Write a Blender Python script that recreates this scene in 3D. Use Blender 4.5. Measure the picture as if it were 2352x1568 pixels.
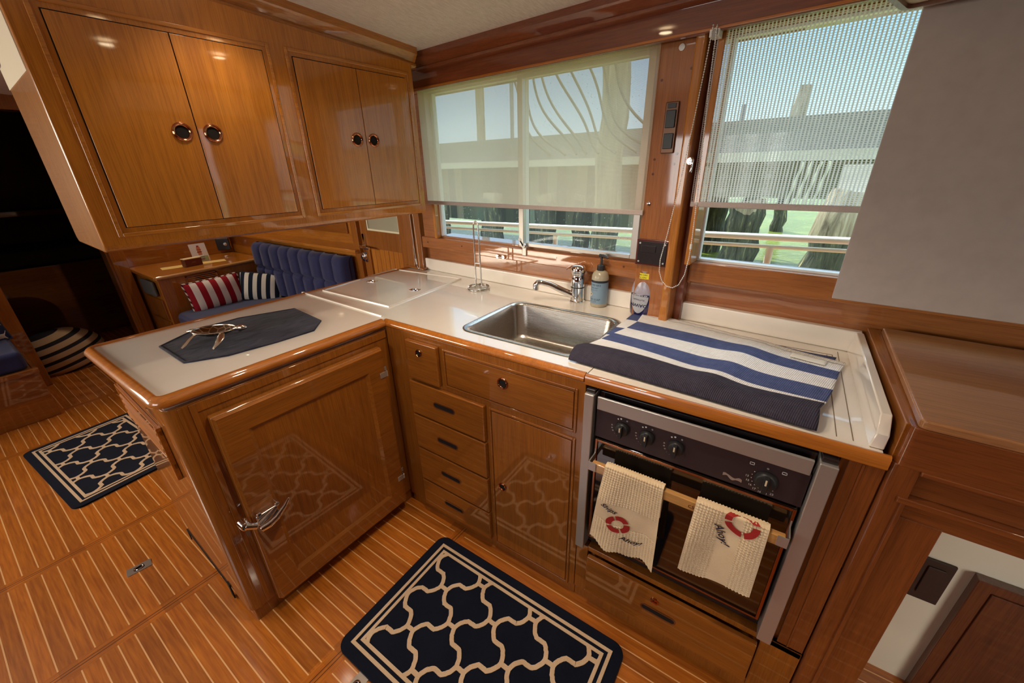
# Galley of a motor yacht: teak joinery, white worktop, sink, oven, rugs.
import bpy, bmesh, math, random
from mathutils import Vector, Matrix
from math import sin, cos, pi, radians, atan, sqrt
for o in list(bpy.data.objects): bpy.data.objects.remove(o)
S = bpy.context.scene
random.seed(4)

# ---------------------------------------------------------------- camera
cd = bpy.data.cameras.new('camera'); cam = bpy.data.objects.new('camera', cd)
S.collection.objects.link(cam); S.camera = cam
cd.sensor_width = 36; cd.lens = 909.772 / 2352 * 36; cd.clip_start = .02; cd.clip_end = 400
YAW, PIT, ROL = .5999, -.4123, -.0217
fwd = Vector((-sin(YAW)*cos(PIT), cos(YAW)*cos(PIT), sin(PIT)))
rt0 = Vector((cos(YAW), sin(YAW), 0)); up0 = rt0.cross(fwd)
rt = rt0*cos(ROL) + up0*sin(ROL); up = -rt0*sin(ROL) + up0*cos(ROL)
cm = Matrix((rt, up, -fwd)).transposed().to_4x4(); cm.translation = (1.251, -.9298, 1.4581)
cam.matrix_world = cm
# ---------------------------------------------------------------- view / exposure
S.view_settings.view_transform = 'Standard'; S.view_settings.look = 'None'
S.view_settings.gamma = 1; S.view_settings.use_curve_mapping = False
S.view_settings.exposure = 0.40
S.cycles.max_bounces = 8; S.cycles.transparent_max_bounces = 12
S.cycles.sample_clamp_indirect = 4
# ---------------------------------------------------------------- sky
wd = bpy.data.worlds.new('sky'); S.world = wd; wd.use_nodes = True
wn = wd.node_tree; wn.nodes.clear()
wo = wn.nodes.new('ShaderNodeOutputWorld'); bgn = wn.nodes.new('ShaderNodeBackground')
tc = wn.nodes.new('ShaderNodeTexCoord'); sx = wn.nodes.new('ShaderNodeSeparateXYZ'); rp = wn.nodes.new('ShaderNodeValToRGB')
wn.links.new(tc.outputs['Generated'], sx.inputs[0]); wn.links.new(sx.outputs['Z'], rp.inputs[0])
for _ in range(3): rp.color_ramp.elements.new(.5)
for e, (p, c) in zip(rp.color_ramp.elements, ((0, (.14, .17, .18)), (.07, (.125, .165, .20)), (.20, (.072, .120, .180)), (.42, (.06, .11, .17)), (.70, (.42, .50, .58)))):
    e.position = p; e.color = (*c, 1)
wn.links.new(rp.outputs[0], bgn.inputs[0]); bgn.inputs[1].default_value = 6.0
wn.links.new(bgn.outputs[0], wo.inputs[0])
# ---------------------------------------------------------------- sun
def light(kind, name, loc, power, color, rot=None, size=None, size_y=None, target=None, **kw):
    ld = bpy.data.lights.new(name, kind); ld.energy = power; ld.color = color
    if size is not None:
        if kind == 'AREA':
            ld.size = size
            if size_y: ld.shape = 'RECTANGLE'; ld.size_y = size_y
        elif kind == 'SUN': ld.angle = size
        else: ld.shadow_soft_size = size
    for k, v in kw.items(): setattr(ld, k, v)
    o = bpy.data.objects.new(name, ld); S.collection.objects.link(o); o.location = loc
    if target is not None: o.rotation_euler = (Vector(target)-Vector(loc)).to_track_quat('-Z', 'Y').to_euler()
    elif rot: o.rotation_euler = rot
    return o
light('SUN', 'sun', (0, 0, 10), 6.0, (1, .96, .90), size=.01, target=(4.3, -3.5, 1.7))
# daylight through the windows on the far side of the cabin, plus one added lamp
light('AREA', 'daylight_side_window', (.15, -2.42, 1.39), 3.5, (1, .93, .84), size=1.05, size_y=.62, target=(-.1, 0, 1.2), spread=1.7)
light('AREA', 'knee_space_fill', (3.6, -1.9, .9), 1.7, (1, .94, .86), size=1.0, size_y=1.5, target=(1.9, .3, .35), spread=.7)  # added fill lamp for the knee-space lining; the aft wall is solid
light('AREA', 'daylight_forward_side_window', (-2.3, -2.36, 1.4), 11, (1, .86, .66), size=1.6, size_y=.55, target=(-.9, -.3, .8), spread=1.5)

# ================================================================= helpers
AW, AC, AP = -atan(.079), -atan(.047), -atan(.037)
def Wy(x, off): return off - .079*x
def U(x, off): return 1.0031*x - .0788*off
def V(off): return .9969*off

class B:
    """mesh builder"""
    def __init__(s): s.v = []; s.f = []; s.m = []; s.mi = 0
    def add(s, vs, fs, mi=None, M=None):
        n = len(s.v); s.v += [tuple(M @ Vector(v)) if M else tuple(v) for v in vs]
        for f in fs: s.f.append(tuple(i+n for i in f)); s.m.append(s.mi if mi is None else mi)
        return s
    def box(s, x0, x1, y0, y1, z0, z1, mi=None, M=None):
        vs = [(x, y, z) for z in (z0, z1) for y in (y0, y1) for x in (x0, x1)]
        return s.add(vs, [(0,2,3,1),(4,5,7,6),(0,1,5,4),(2,6,7,3),(0,4,6,2),(1,3,7,5)], mi, M)
    def wbox(s, x0, x1, o0, o1, z0, z1, mi=None):      # box in the window wall's frame
        om = (o0+o1)/2
        return s.box(U(x0, om), U(x1, om), V(o0), V(o1), z0, z1, mi)
    def prism(s, pts, z0, z1, mi=None, M=None):
        n = len(pts); a = sum(pts[i][0]*pts[(i+1)%n][1]-pts[(i+1)%n][0]*pts[i][1] for i in range(n))
        if a < 0: pts = pts[::-1]
        vs = [(p[0], p[1], z0) for p in pts] + [(p[0], p[1], z1) for p in pts]
        fs = [tuple(range(n-1, -1, -1)), tuple(range(n, 2*n))] + [(i, (i+1)%n, n+(i+1)%n, n+i) for i in range(n)]
        return s.add(vs, fs, mi, M)
    def lathe(s, prof, c=(0,0,0), seg=32, mi=None, M=None, sx=1, sy=1, cap=True):
        vs = []; fs = []; k = len(prof)
        for r, z in prof:
            for j in range(seg):
                a = 2*pi*j/seg; vs.append((c[0]+r*cos(a)*sx, c[1]+r*sin(a)*sy, c[2]+z))
        for i in range(k-1):
            for j in range(seg):
                fs.append((i*seg+j, i*seg+(j+1)%seg, (i+1)*seg+(j+1)%seg, (i+1)*seg+j))
        if cap:
            if prof[0][0] > 1e-6: fs.append(tuple(range(seg-1, -1, -1)))
            if prof[-1][0] > 1e-6: fs.append(tuple((k-1)*seg+j for j in range(seg)))
        return s.add(vs, fs, mi, M)
    def cyl(s, p0, p1, r0, r1=None, seg=20, mi=None):
        p0, p1 = Vector(p0), Vector(p1); d = p1-p0
        M = Matrix.Translation(p0) @ d.to_track_quat('Z', 'Y').to_matrix().to_4x4()
        return s.lathe([(r0, 0), (r0 if r1 is None else r1, d.length)], seg=seg, mi=mi, M=M)
    def tube(s, pts, r, seg=10, closed=False, mi=None):
        pts = [Vector(p) for p in pts]; n = len(pts); vs = []; fs = []
        rr = r if isinstance(r, (list, tuple)) else [r]*n
        ref = None
        for i, p in enumerate(pts):
            a = pts[(i-1) % n] if (closed or i > 0) else p; b = pts[(i+1) % n] if (closed or i < n-1) else p
            t = (b-a).normalized()
            if ref is None: ref = t.orthogonal().normalized()
            ref = (ref - t*ref.dot(t)); ref = ref.normalized() if ref.length > 1e-6 else t.orthogonal().normalized()
            q = t.cross(ref)
            for j in range(seg):
                an = 2*pi*j/seg; vs.append(p + (ref*cos(an) + q*sin(an))*rr[i])
        for i in range(n if closed else n-1):
            for j in range(seg):
                fs.append((i*seg+j, i*seg+(j+1)%seg, ((i+1)%n)*seg+(j+1)%seg, ((i+1)%n)*seg+j))
        if not closed: fs += [tuple(range(seg-1, -1, -1)), tuple((n-1)*seg+j for j in range(seg))]
        return s.add(vs, fs, mi)
    def grid(s, fn, nu, nv, mi=None, closed_u=False):
        vs = [fn(i/(nu if closed_u else nu-1), j/(nv-1)) for j in range(nv) for i in range(nu)]; fs = []; ms = []
        for j in range(nv-1):
            for i in range(nu if closed_u else nu-1):
                fs.append((j*nu+i, j*nu+(i+1)%nu, (j+1)*nu+(i+1)%nu, (j+1)*nu+i))
                ms.append(mi((i+.5)/(nu-1), (j+.5)/(nv-1)) if callable(mi) else (s.mi if mi is None else mi))
        n = len(s.v); s.v += [tuple(v) for v in vs]
        s.f += [tuple(a+n for a in f) for f in fs]; s.m += ms
        return s
    def sweep(s, path, prof, closed=False, mi=None, M=None):
        """path: 2D polyline, prof: closed loop of (offset to the right, z)"""
        n = len(path); P = [Vector((p[0], p[1])) for p in path]; k = len(prof); vs = []; fs = []
        for i in range(n):
            a = P[(i-1) % n] if (closed or i > 0) else None; b = P[(i+1) % n] if (closed or i < n-1) else None
            d1 = (P[i]-a).normalized() if a is not None else (b-P[i]).normalized()
            d2 = (b-P[i]).normalized() if b is not None else d1
            n1 = Vector((d1.y, -d1.x)); n2 = Vector((d2.y, -d2.x)); m = (n1+n2).normalized(); m = m/max(.3, m.dot(n1))
            for o, z in prof: vs.append((P[i].x+m.x*o, P[i].y+m.y*o, z))
        for i in range(n if closed else n-1):
            for j in range(k):
                fs.append((i*k+j, ((i+1)%n)*k+j, ((i+1)%n)*k+(j+1)%k, i*k+(j+1)%k))
        if not closed: fs += [tuple(range(k)), tuple((n-1)*k+j for j in range(k-1, -1, -1))]
        return s.add(vs, fs, mi, M)

def rrect(x0, x1, y0, y1, r, n=6):
    out = []
    for cx, cy, a0 in ((x1-r, y1-r, 0), (x0+r, y1-r, 90), (x0+r, y0+r, 180), (x1-r, y0+r, 270)):
        for i in range(n+1):
            a = radians(a0+90*i/n); out.append((cx+r*cos(a), cy+r*sin(a)))
    return out
def roundpath(pts, r, idx, n=6, closed=False):
    out = []
    for i, p in enumerate(pts):
        if i not in idx: out.append(p); continue
        p = Vector(p); a = Vector(pts[i-1]); b = Vector(pts[(i+1) % len(pts)])
        da = (a-p).normalized(); db = (b-p).normalized()
        A = p+da*r; D = p+db*r
        for k in range(n+1):
            t = k/n; out.append(tuple(A*(1-t)**2 + p*2*t*(1-t) + D*t*t))
    return out
def plate(b, outer, holes, z0, z1, mi=None, M=None):
    bm = bmesh.new()
    for lp in [outer]+holes:
        vv = [bm.verts.new((p[0], p[1], z1)) for p in lp]
        for i in range(len(vv)): bm.edges.new((vv[i], vv[(i+1) % len(vv)]))
    bmesh.ops.triangle_fill(bm, use_beauty=True, use_dissolve=False, edges=bm.edges[:])
    bmesh.ops.recalc_face_normals(bm, faces=bm.faces[:])
    for f in bm.faces:
        if f.normal.z < 0: f.normal_flip()
    r = bmesh.ops.extrude_face_region(bm, geom=bm.faces[:])
    nv = [g for g in r['geom'] if isinstance(g, bmesh.types.BMVert)]
    keep = set(nv)
    for v in bm.verts:
        if v not in keep: v.co.z = z0
    for f in bm.faces:
        pass
    bmesh.ops.recalc_face_normals(bm, faces=bm.faces[:])
    bm.verts.index_update()
    b.add([v.co[:] for v in bm.verts], [tuple(v.index for v in f.verts) for f in bm.faces], mi, M)
    bm.free(); return b

def obj(name, b, mat, parent=None, bevel=0, smooth=40, loc=None, rot=0, seg=2):
    me = bpy.data.meshes.new(name); me.from_pydata(b.v, [], b.f)
    mats = mat if isinstance(mat, (list, tuple)) else [mat]
    for m in mats: me.materials.append(m)
    if len(mats) > 1: me.polygons.foreach_set('material_index', b.m)
    me.update(); me.validate(clean_customdata=False)
    bm = bmesh.new(); bm.from_mesh(me); bmesh.ops.recalc_face_normals(bm, faces=bm.faces[:]); bm.to_mesh(me); bm.free()
    me.polygons.foreach_set('use_smooth', [True]*len(me.polygons))
    me.set_sharp_from_angle(angle=radians(smooth))
    o = bpy.data.objects.new(name, me); S.collection.objects.link(o)
    if parent: o.parent = parent
    if loc: o.location = loc
    o.rotation_euler[2] = rot
    if bevel:
        md = o.modifiers.new('bevel', 'BEVEL'); md.width = bevel; md.segments = seg; md.limit_method = 'ANGLE'; md.angle_limit = radians(50)
        md.harden_normals = True
    return o
def tag(o, label=None, cat=None, group=None, kind=None):
    if label: o['label'] = label
    if cat: o['category'] = cat
    if group: o['group'] = group
    if kind: o['kind'] = kind
    return o
def thing(name, label, cat, loc=(0,0,0), rot=0, group=None):
    o = bpy.data.objects.new(name, None); S.collection.objects.link(o); o.empty_display_size = .05
    o.location = loc; o.rotation_euler[2] = rot
    return tag(o, label, cat, group)
def struct(name, b, mat, loc=None, rot=0, bevel=0, parent=None, **k):
    o = obj(name, b, mat, parent, bevel, loc=loc, rot=rot, **k)
    if not parent: o['kind'] = 'structure'
    return o
def copy_tree(o, parent=None):
    c = o.copy(); S.collection.objects.link(c)
    if parent: c.parent = parent
    for ch in [q for q in bpy.data.objects if q.parent == o and q is not c]: copy_tree(ch, c)
    return c
def text(b, s, size, fn, mi, shear=0, align='CENTER', res=3, bold=0):
    """letters as flat faces; fn maps (x, y) of the text plane to space"""
    cu = bpy.data.curves.new('t', 'FONT'); cu.body = s; cu.size = size; cu.shear = shear; cu.align_x = align; cu.align_y = 'CENTER'
    cu.resolution_u = res; cu.offset = bold
    o = bpy.data.objects.new('t', cu); S.collection.objects.link(o)
    bpy.context.view_layer.update()
    me = bpy.data.meshes.new_from_object(o.evaluated_get(bpy.context.evaluated_depsgraph_get()))
    b.add([fn(v.co.x, v.co.y) for v in me.vertices], [tuple(p.vertices) for p in me.polygons], mi)
    bpy.data.objects.remove(o); bpy.data.curves.remove(cu); bpy.data.meshes.remove(me)

# ================================================================= materials
class N:
    def __init__(s, name):
        s.mat = bpy.data.materials.new(name); s.mat.use_nodes = True; s.t = s.mat.node_tree; s.t.nodes.clear()
        s.out = s.new('ShaderNodeOutputMaterial'); s._tc = None
    def new(s, typ, **kw):
        n = s.t.nodes.new(typ)
        for k, v in kw.items(): setattr(n, k, v)
        return n
    def link(s, a, b): s.t.links.new(a, b)
    def put(s, sock, v):
        if isinstance(v, bpy.types.NodeSocket): s.link(v, sock)
        elif isinstance(v, (tuple, list)) and len(v) == 3 and sock.type == 'RGBA': sock.default_value = (*v, 1)
        else: sock.default_value = v
    def co(s, scale=(1,1,1), rot=(0,0,0), uv=False):
        if not s._tc: s._tc = s.new('ShaderNodeTexCoord')
        m = s.new('ShaderNodeMapping'); s.link(s._tc.outputs['UV' if uv else 'Object'], m.inputs[0])
        m.inputs['Scale'].default_value = scale; m.inputs['Rotation'].default_value = rot
        return m.outputs[0]
    def noise(s, co, scale=1, detail=3, rough=.5, dist=0):
        n = s.new('ShaderNodeTexNoise'); s.link(co, n.inputs['Vector']); n.inputs['Scale'].default_value = scale
        n.inputs['Detail'].default_value = detail; n.inputs['Roughness'].default_value = rough; n.inputs['Distortion'].default_value = dist
        return n.outputs['Fac']
    def ramp(s, f, stops, interp='LINEAR'):
        n = s.new('ShaderNodeValToRGB'); s.put(n.inputs[0], f); cr = n.color_ramp; cr.interpolation = interp
        while len(cr.elements) < len(stops): cr.elements.new(.5)
        for e, (p, c) in zip(cr.elements, stops): e.position = p; e.color = (*c, 1) if len(c) == 3 else c
        return n.outputs[0]
    def math(s, op, a, b=0, c=0):
        n = s.new('ShaderNodeMath', operation=op)
        for i, v in enumerate((a, b, c)): s.put(n.inputs[i], v)
        return n.outputs[0]
    def mix(s, f, a, b, mode='MIX'):
        n = s.new('ShaderNodeMix', data_type='RGBA', blend_type=mode)
        s.put(n.inputs[0], f); s.put(n.inputs[6], a); s.put(n.inputs[7], b); return n.outputs[2]
    def sep(s, co):
        n = s.new('ShaderNodeSeparateXYZ'); s.link(co, n.inputs[0]); return n.outputs
    def bump(s, h, strength=.2, dist=.001, normal=None):
        n = s.new('ShaderNodeBump'); s.put(n.inputs['Height'], h); n.inputs['Strength'].default_value = strength
        n.inputs['Distance'].default_value = dist
        if normal: s.link(normal, n.inputs['Normal'])
        return n.outputs[0]
    def pbr(s, color, rough=.5, metal=0, coat=0, coat_rough=.05, normal=None, coat_normal=None, spec=.5, trans=0, ior=1.5, sheen=0, sss=0):
        p = s.new('ShaderNodeBsdfPrincipled'); I = p.inputs
        s.put(I['Base Color'], color); s.put(I['Roughness'], rough); I['Metallic'].default_value = metal
        I['Coat Weight'].default_value = coat; I['Coat IOR'].default_value = 1.68; s.put(I['Coat Roughness'], coat_rough); I['Specular IOR Level'].default_value = spec
        I['Transmission Weight'].default_value = trans; I['IOR'].default_value = ior; I['Sheen Weight'].default_value = sheen
        if normal: s.link(normal, I['Normal'])
        if coat_normal: s.link(coat_normal, I['Coat Normal'])
        return p.outputs[0]
    def done(s, sh): s.link(sh, s.out.inputs[0]); return s.mat
def plain(name, color, rough=.5, metal=0, **k):
    n = N(name); return n.done(n.pbr(color, rough, metal, **k))
_wc = {}
WOODS = {
    'mahogany': ((.24, .066, .013), (.16, .042, .009)),  # light tone, dark tone
    'cabinet': ((.36, .118, .012), (.25, .077, .008)),
    'golden': ((.56, .205, .020), (.42, .140, .014)),
    'valance': ((.24, .056, .016), (.15, .034, .011)),  # redder varnish, and darkened because the pelmet is backlit
    'trim': ((.56, .180, .018), (.38, .110, .011)),
    'wall': ((.42, .145, .034), (.30, .098, .022)),
    'worktop': ((.44, .20, .080), (.33, .145, .055)),
    'pale': ((.66, .36, .12), (.55, .27, .08)),
    'dark': ((.16, .045, .014), (.09, .024, .008)),
}
def wood(kind, axis='z', gloss=.045, coat=1.0):
    key = (kind, axis, gloss)
    if key in _wc: return _wc[key]
    n = N('wood_%s_%s' % (kind, axis)); a, d = WOODS[kind]
    def sc(across, along): return tuple(along if c == axis else across for c in 'xyz')
    co = n.co(sc(1, .06)); fine = n.noise(co, 90, 4, .6, .3); co2 = n.co(sc(1, .12)); big = n.noise(co2, 7, 3, .5, 1.2)
    co3 = n.co(sc(1, .025)); pore = n.noise(co3, 420, 2, .6)
    f = n.math('ADD', n.math('MULTIPLY', fine, .55), n.math('MULTIPLY', big, .45))
    col = n.ramp(f, [(.36, d), (.64, a)])
    dk = n.ramp(pore, [(.38, (.62, .62, .62)), (.52, (1, 1, 1))])
    col = n.mix(.55, col, n.mix(1, col, dk, 'MULTIPLY'))
    wav = n.noise(n.co((1, 1, 1)), 9, 2, .5); cn = n.bump(wav, .10, .0012)
    nn = n.bump(pore, .25, .0004)
    _wc[key] = n.done(n.pbr(col, .42, 0, coat, gloss, nn, cn, spec=.3)); return _wc[key]

def m_floor():
    n = N('teak_and_holly_planks'); co = n.co(); X, Y, Z = n.sep(co)
    py = .0443
    # plank seams run along x
    t = n.math('FRACT', n.math('ADD', n.math('DIVIDE', n.math('ADD', Y, .8795), py), 100.5))
    line = n.math('LESS_THAN', n.math('ABSOLUTE', n.math('SUBTRACT', t, .5)), .042)
    # cross boards every 0.615 m
    Xs = n.math('SUBTRACT', X, n.math('MULTIPLY', n.math('ADD', Y, .85), .04))
    dq = 9
    for xk in (.309, -.3625, -.965, -2.16, -2.62, 2.0, 2.6): dq = n.math('MINIMUM', n.math('ABSOLUTE', n.math('SUBTRACT', Xs, xk)), dq)
    cross = n.math('LESS_THAN', dq, .028)
    seam = n.math('LESS_THAN', n.math('ABSOLUTE', n.math('SUBTRACT', dq, .006)), .0014)
    line = n.math('MULTIPLY', line, n.math('SUBTRACT', 1, cross))
    pid = n.math('FLOOR', n.math('ADD', n.math('DIVIDE', n.math('ADD', Y, .8795), py), 100))
    xid = n.math('FLOOR', n.math('DIVIDE', n.math('ADD', X, .335), .615))
    wn_ = n.new('ShaderNodeTexWhiteNoise', noise_dimensions='2D'); cv = n.new('ShaderNodeCombineXYZ')
    n.link(pid, cv.inputs[0]); n.link(xid, cv.inputs[1]); n.link(cv.outputs[0], wn_.inputs['Vector'])
    g1 = n.noise(n.co((.06, 1, 1)), 110, 4, .6, .3); g2 = n.noise(n.co((1, .06, 1)), 110, 4, .6, .3)
    g = n.mix(cross, g1, g2)
    col = n.ramp(g, [(.3, (.36, .092, .008)), (.7, (.60, .185, .016))])
    v = n.math('ADD', .82, n.math('MULTIPLY', wn_.outputs[0], .36))
    cc = n.new('ShaderNodeCombineColor'); [n.link(v, cc.inputs[i]) for i in range(3)]
    col = n.mix(1, col, cc.outputs[0], 'MULTIPLY')
    col = n.mix(line, col, (.92, .52, .22))
    col = n.mix(seam, col, (.09, .03, .01))
    return n.done(n.pbr(col, .42, 0, 1, .09, spec=.3, coat_normal=n.bump(n.noise(n.co(), 9, 2), .08, .002)))
def m_laminate():
    n = N('white_laminate'); f = n.noise(n.co(), 3.0, 4, .6)
    return n.done(n.pbr(n.ramp(f, [(.3, (.84, .77, .68)), (.7, (.91, .85, .77))]), .22, 0, 1.0, .03, spec=.5))
def m_headliner():
    n = N('textured_vinyl'); w = n.noise(n.co((1, 1, 1)), 260, 2, .6); w2 = n.noise(n.co((1, .15, 1)), 190, 2)
    h = n.math('ADD', w, w2)
    return n.done(n.pbr(n.ramp(w2, [(.3, (.64, .55, .47)), (.7, (.78, .69, .61))]), .7, normal=n.bump(h, .5, .002)))
def m_steel(name='brushed_steel', axis='x', c=(.56,.54,.52), r=.30, metal=.70):
    n = N(name); sc = tuple(.02 if a == axis else 1 for a in 'xyz'); f = n.noise(n.co(sc), 700, 2, .6)
    return n.done(n.pbr(c, n.math('ADD', r-.05, n.math('MULTIPLY', f, .14)), metal, normal=n.bump(f, .08, .0003)))
def m_fabric(name, c1, c2, scale=500, rough=.9, bump=.4, sheen=.2):
    n = N(name); f = n.noise(n.co(), scale, 2, .6); g = n.noise(n.co(), 14, 3, .5)
    col = n.ramp(n.math('ADD', n.math('MULTIPLY', f, .6), n.math('MULTIPLY', g, .4)), [(.35, c1), (.65, c2)])
    return n.done(n.pbr(col, rough, normal=n.bump(f, bump, .001), spec=.2, sheen=sheen))
def m_glass(name='window_glass', tint=(.93, .97, .96), dirt=True):
    n = N(name); tr = n.new('ShaderNodeBsdfTransparent'); n.put(tr.inputs[0], tint)
    gl = n.new('ShaderNodeBsdfGlossy'); gl.inputs['Roughness'].default_value = .01
    fr = n.new('ShaderNodeFresnel'); gm = n.new('ShaderNodeNewGeometry'); n.put(fr.inputs[0], n.math('SUBTRACT', 1.45, n.math('MULTIPLY', gm.outputs['Backfacing'], .76)))
    mx = n.new('ShaderNodeMixShader'); n.link(fr.outputs[0], mx.inputs[0]); n.link(tr.outputs[0], mx.inputs[1]); n.link(gl.outputs[0], mx.inputs[2])
    sh = mx.outputs[0]
    if dirt:
        v = n.new('ShaderNodeTexVoronoi'); n.link(n.co(), v.inputs['Vector']); v.inputs['Scale'].default_value = 75
        sp = n.math('MULTIPLY', n.math('LESS_THAN', v.outputs['Distance'], .13), n.math('GREATER_THAN', n.noise(n.co(), 12, 2), .52))
        df = n.new('ShaderNodeBsdfTranslucent'); n.put(df.inputs[0], (.9, .9, .85))
        m2 = n.new('ShaderNodeMixShader'); n.put(m2.inputs[0], n.math('ADD', n.math('MULTIPLY', sp, .45), .03)); n.link(sh, m2.inputs[1]); n.link(df.outputs[0], m2.inputs[2]); sh = m2.outputs[0]
    return n.done(sh)
def m_blind(name, pitch_u, pitch_z, open_, col):
    """woven sun-screen cloth: opaque threads with small holes between them"""
    n = N(name); X, Y, Z = n.sep(n.co())
    fu = n.math('FRACT', n.math('ADD', n.math('DIVIDE', X, pitch_u), 100)); fz = n.math('FRACT', n.math('ADD', n.math('DIVIDE', Z, pitch_z), 100))
    hole = n.math('MULTIPLY', n.math('LESS_THAN', fu, open_[0]), n.math('LESS_THAN', fz, open_[1]))
    df = n.new('ShaderNodeBsdfDiffuse'); n.put(df.inputs[0], col); tl = n.new('ShaderNodeBsdfTranslucent'); n.put(tl.inputs[0], col)
    a = n.new('ShaderNodeMixShader'); a.inputs[0].default_value = .72; n.link(df.outputs[0], a.inputs[1]); n.link(tl.outputs[0], a.inputs[2])
    tr = n.new('ShaderNodeBsdfTransparent'); m = n.new('ShaderNodeMixShader'); n.link(hole, m.inputs[0]); n.link(a.outputs[0], m.inputs[1]); n.link(tr.outputs[0], m.inputs[2])
    return n.done(m.outputs[0])

M_LAM = m_laminate(); M_HEAD = m_headliner(); M_FLOOR = m_floor()
M_STEEL = m_steel(); M_STEELZ = m_steel('brushed_steel_upright', 'z'); M_SINK = m_steel('sink_steel', 'x', (.55, .52, .48), .24, 1)
M_CHROME = plain('chrome', (.85, .85, .86), .07, 1); M_BLACK = plain('black_enamel', (.018, .014, .016), .25, coat=.5)
M_PLUM = plain('oven_fascia_dark_brown', (.035, .022, .026), .35); M_BPL = plain('black_plastic', (.02, .02, .022), .4)
M_DGLASS = plain('dark_oven_glass', (.008, .005, .004), .05, coat=1); M_COPPER = plain('bronze_trim', (.42, .19, .10), .25, 1)
M_BRONZE = plain('bronze_ring', (.50, .20, .10), .15, 1); M_HOLE = plain('dark_recess', (.006, .003, .002), .9)
M_NAVYF = m_fabric('navy_canvas', (.022,.026,.080), (.042,.048,.14), 400); M_WHITE = plain('white_plastic', (.80, .78, .74), .35)
M_MATGREY = m_fabric('grey_board', (.42,.36,.325), (.46,.40,.36), 30, .55, .05, 0)
M_ALU = plain('aluminium_frame', (.60, .56, .52), .35, .9); M_WALU = plain('white_painted_frame', (.85, .86, .84), .4)
M_GLASS = m_glass(); M_PANEG = m_glass('clear_glass', dirt=False)
M_CREAM = plain('cream_vinyl', (.70, .60, .44), .6); M_PAPER = plain('yellow_paper', (.80, .58, .20), .6)

def ceil_z(y): return 1.908 + .06*(.49-y)
# ================================================================= the setting
b = B(); b.box(-5.4, 4.0, -2.5, 1.05, -.05, 0); struct('floor', b, M_FLOOR)
b = B(); ys = [-2.5, .6]
b.add([(-3.4,-2.5,ceil_z(-2.5)),(4.0,-2.5,ceil_z(-2.5)),(4.0,.6,ceil_z(.6)),(-3.4,1.0,ceil_z(.6)),
       (-3.4,-2.5,2.2),(4.0,-2.5,2.2),(4.0,.6,2.2),(-3.4,1.0,2.2)],
      [(3,2,1,0),(4,5,6,7),(0,1,5,4),(2,3,7,6),(1,2,6,5),(3,0,4,7)])
struct('ceiling', b, M_HEAD)
# galley window wall
b = B()
b.wbox(-.60, 2.6, .70, .78, 0, 1.06)
b.wbox(-.46, -.335, .675, .712, 1.06, 1.93); b.wbox(.795, 1.0, .68, .712, 1.06, 1.93)
b.wbox(2.0, 2.6, .68, .78, 1.06, 1.93); b.wbox(-.6, 2.6, .66, .78, 1.80, 1.98); b.wbox(-.335, .795, .69, .78, 1.06, 1.125); b.wbox(1.0, 2.0, .69, .78, 1.06, 1.14)
struct('wall_outboard', b, wood('wall', 'x'), rot=AW, bevel=.002)
b = B(); b.wbox(-.475, .82, .664, .70, 1.050, 1.112)
struct('trim_1', b, wood('wall', 'x'), rot=AW, bevel=.005)
b = B(); b.wbox(.995, 1.9, .664, .70, 1.070, 1.142)
struct('trim_2', b, wood('wall', 'x'), rot=AW, bevel=.004)
b = B()                                                     # screw plugs on the rail
for x, z in ((-.425,1.083),(-.155,1.086),(.125,1.088),(.43,1.090),(.745,1.092)):
    b.lathe([(.0042,0),(.0042,.002)], M=Matrix.Translation((U(x,.664),V(.664)+.0005,z)) @ Matrix.Rotation(pi/2,4,'X'), seg=12)
struct('trim_3', b, wood('dark','x'), rot=AW)
b = B(); b.wbox(-.352, -.333, .655, .70, 1.112, 1.80); struct('trim_4', b, wood('golden','z'), rot=AW, bevel=.003)  # the light on this jamb is put into a lighter wood
b = B(); b.wbox(.985, 1.004, .60, .70, 1.142, 1.80); struct('trim_5', b, wood('golden','z'), rot=AW, bevel=.003)  # lighter wood stands in for the sun on this jamb
# pillar between the two windows
b = B(); b.wbox(.815, .925, .612, .70, .921, 1.80)
pil = struct('trim_6', b, wood('wall','z'), rot=AW, bevel=.002)
b = B(); b.wbox(.926, .957, .585, .70, .921, 1.80); struct('trim_7', b, wood('golden','z'), rot=AW, bevel=.008, seg=3)  # brightly lit moulding, its brightness painted as paler wood
b = B(); b.wbox(.958, .986, .655, .70, .921, 1.80); struct('trim_8', b, wood('valance','z'), rot=AW, bevel=.003)
b = B()
for x, z in ((.83,1.70),(.915,1.72),(.835,1.475),(.905,1.49),(.828,1.19),(.915,1.195),(.90,1.46),(.835,1.43)):
    b.lathe([(.004,0),(.004,.0015)], M=Matrix.Translation((U(x,.611),V(.6122),z)) @ Matrix.Rotation(pi/2,4,'X'), seg=10)
struct('trim_9', b, wood('dark','x'), rot=AW)
# end post of the galley wall
b = B(); b.wbox(-.605, -.535, .645, .78, .921, 1.95); b.wbox(-.535, -.475, .66, .78, .921, 1.95)
b.wbox(-.625, -.455, .635, .70, .921, .934)
struct('trim_10', b, wood('cabinet','z'), rot=AW, bevel=.008, seg=3)
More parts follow.
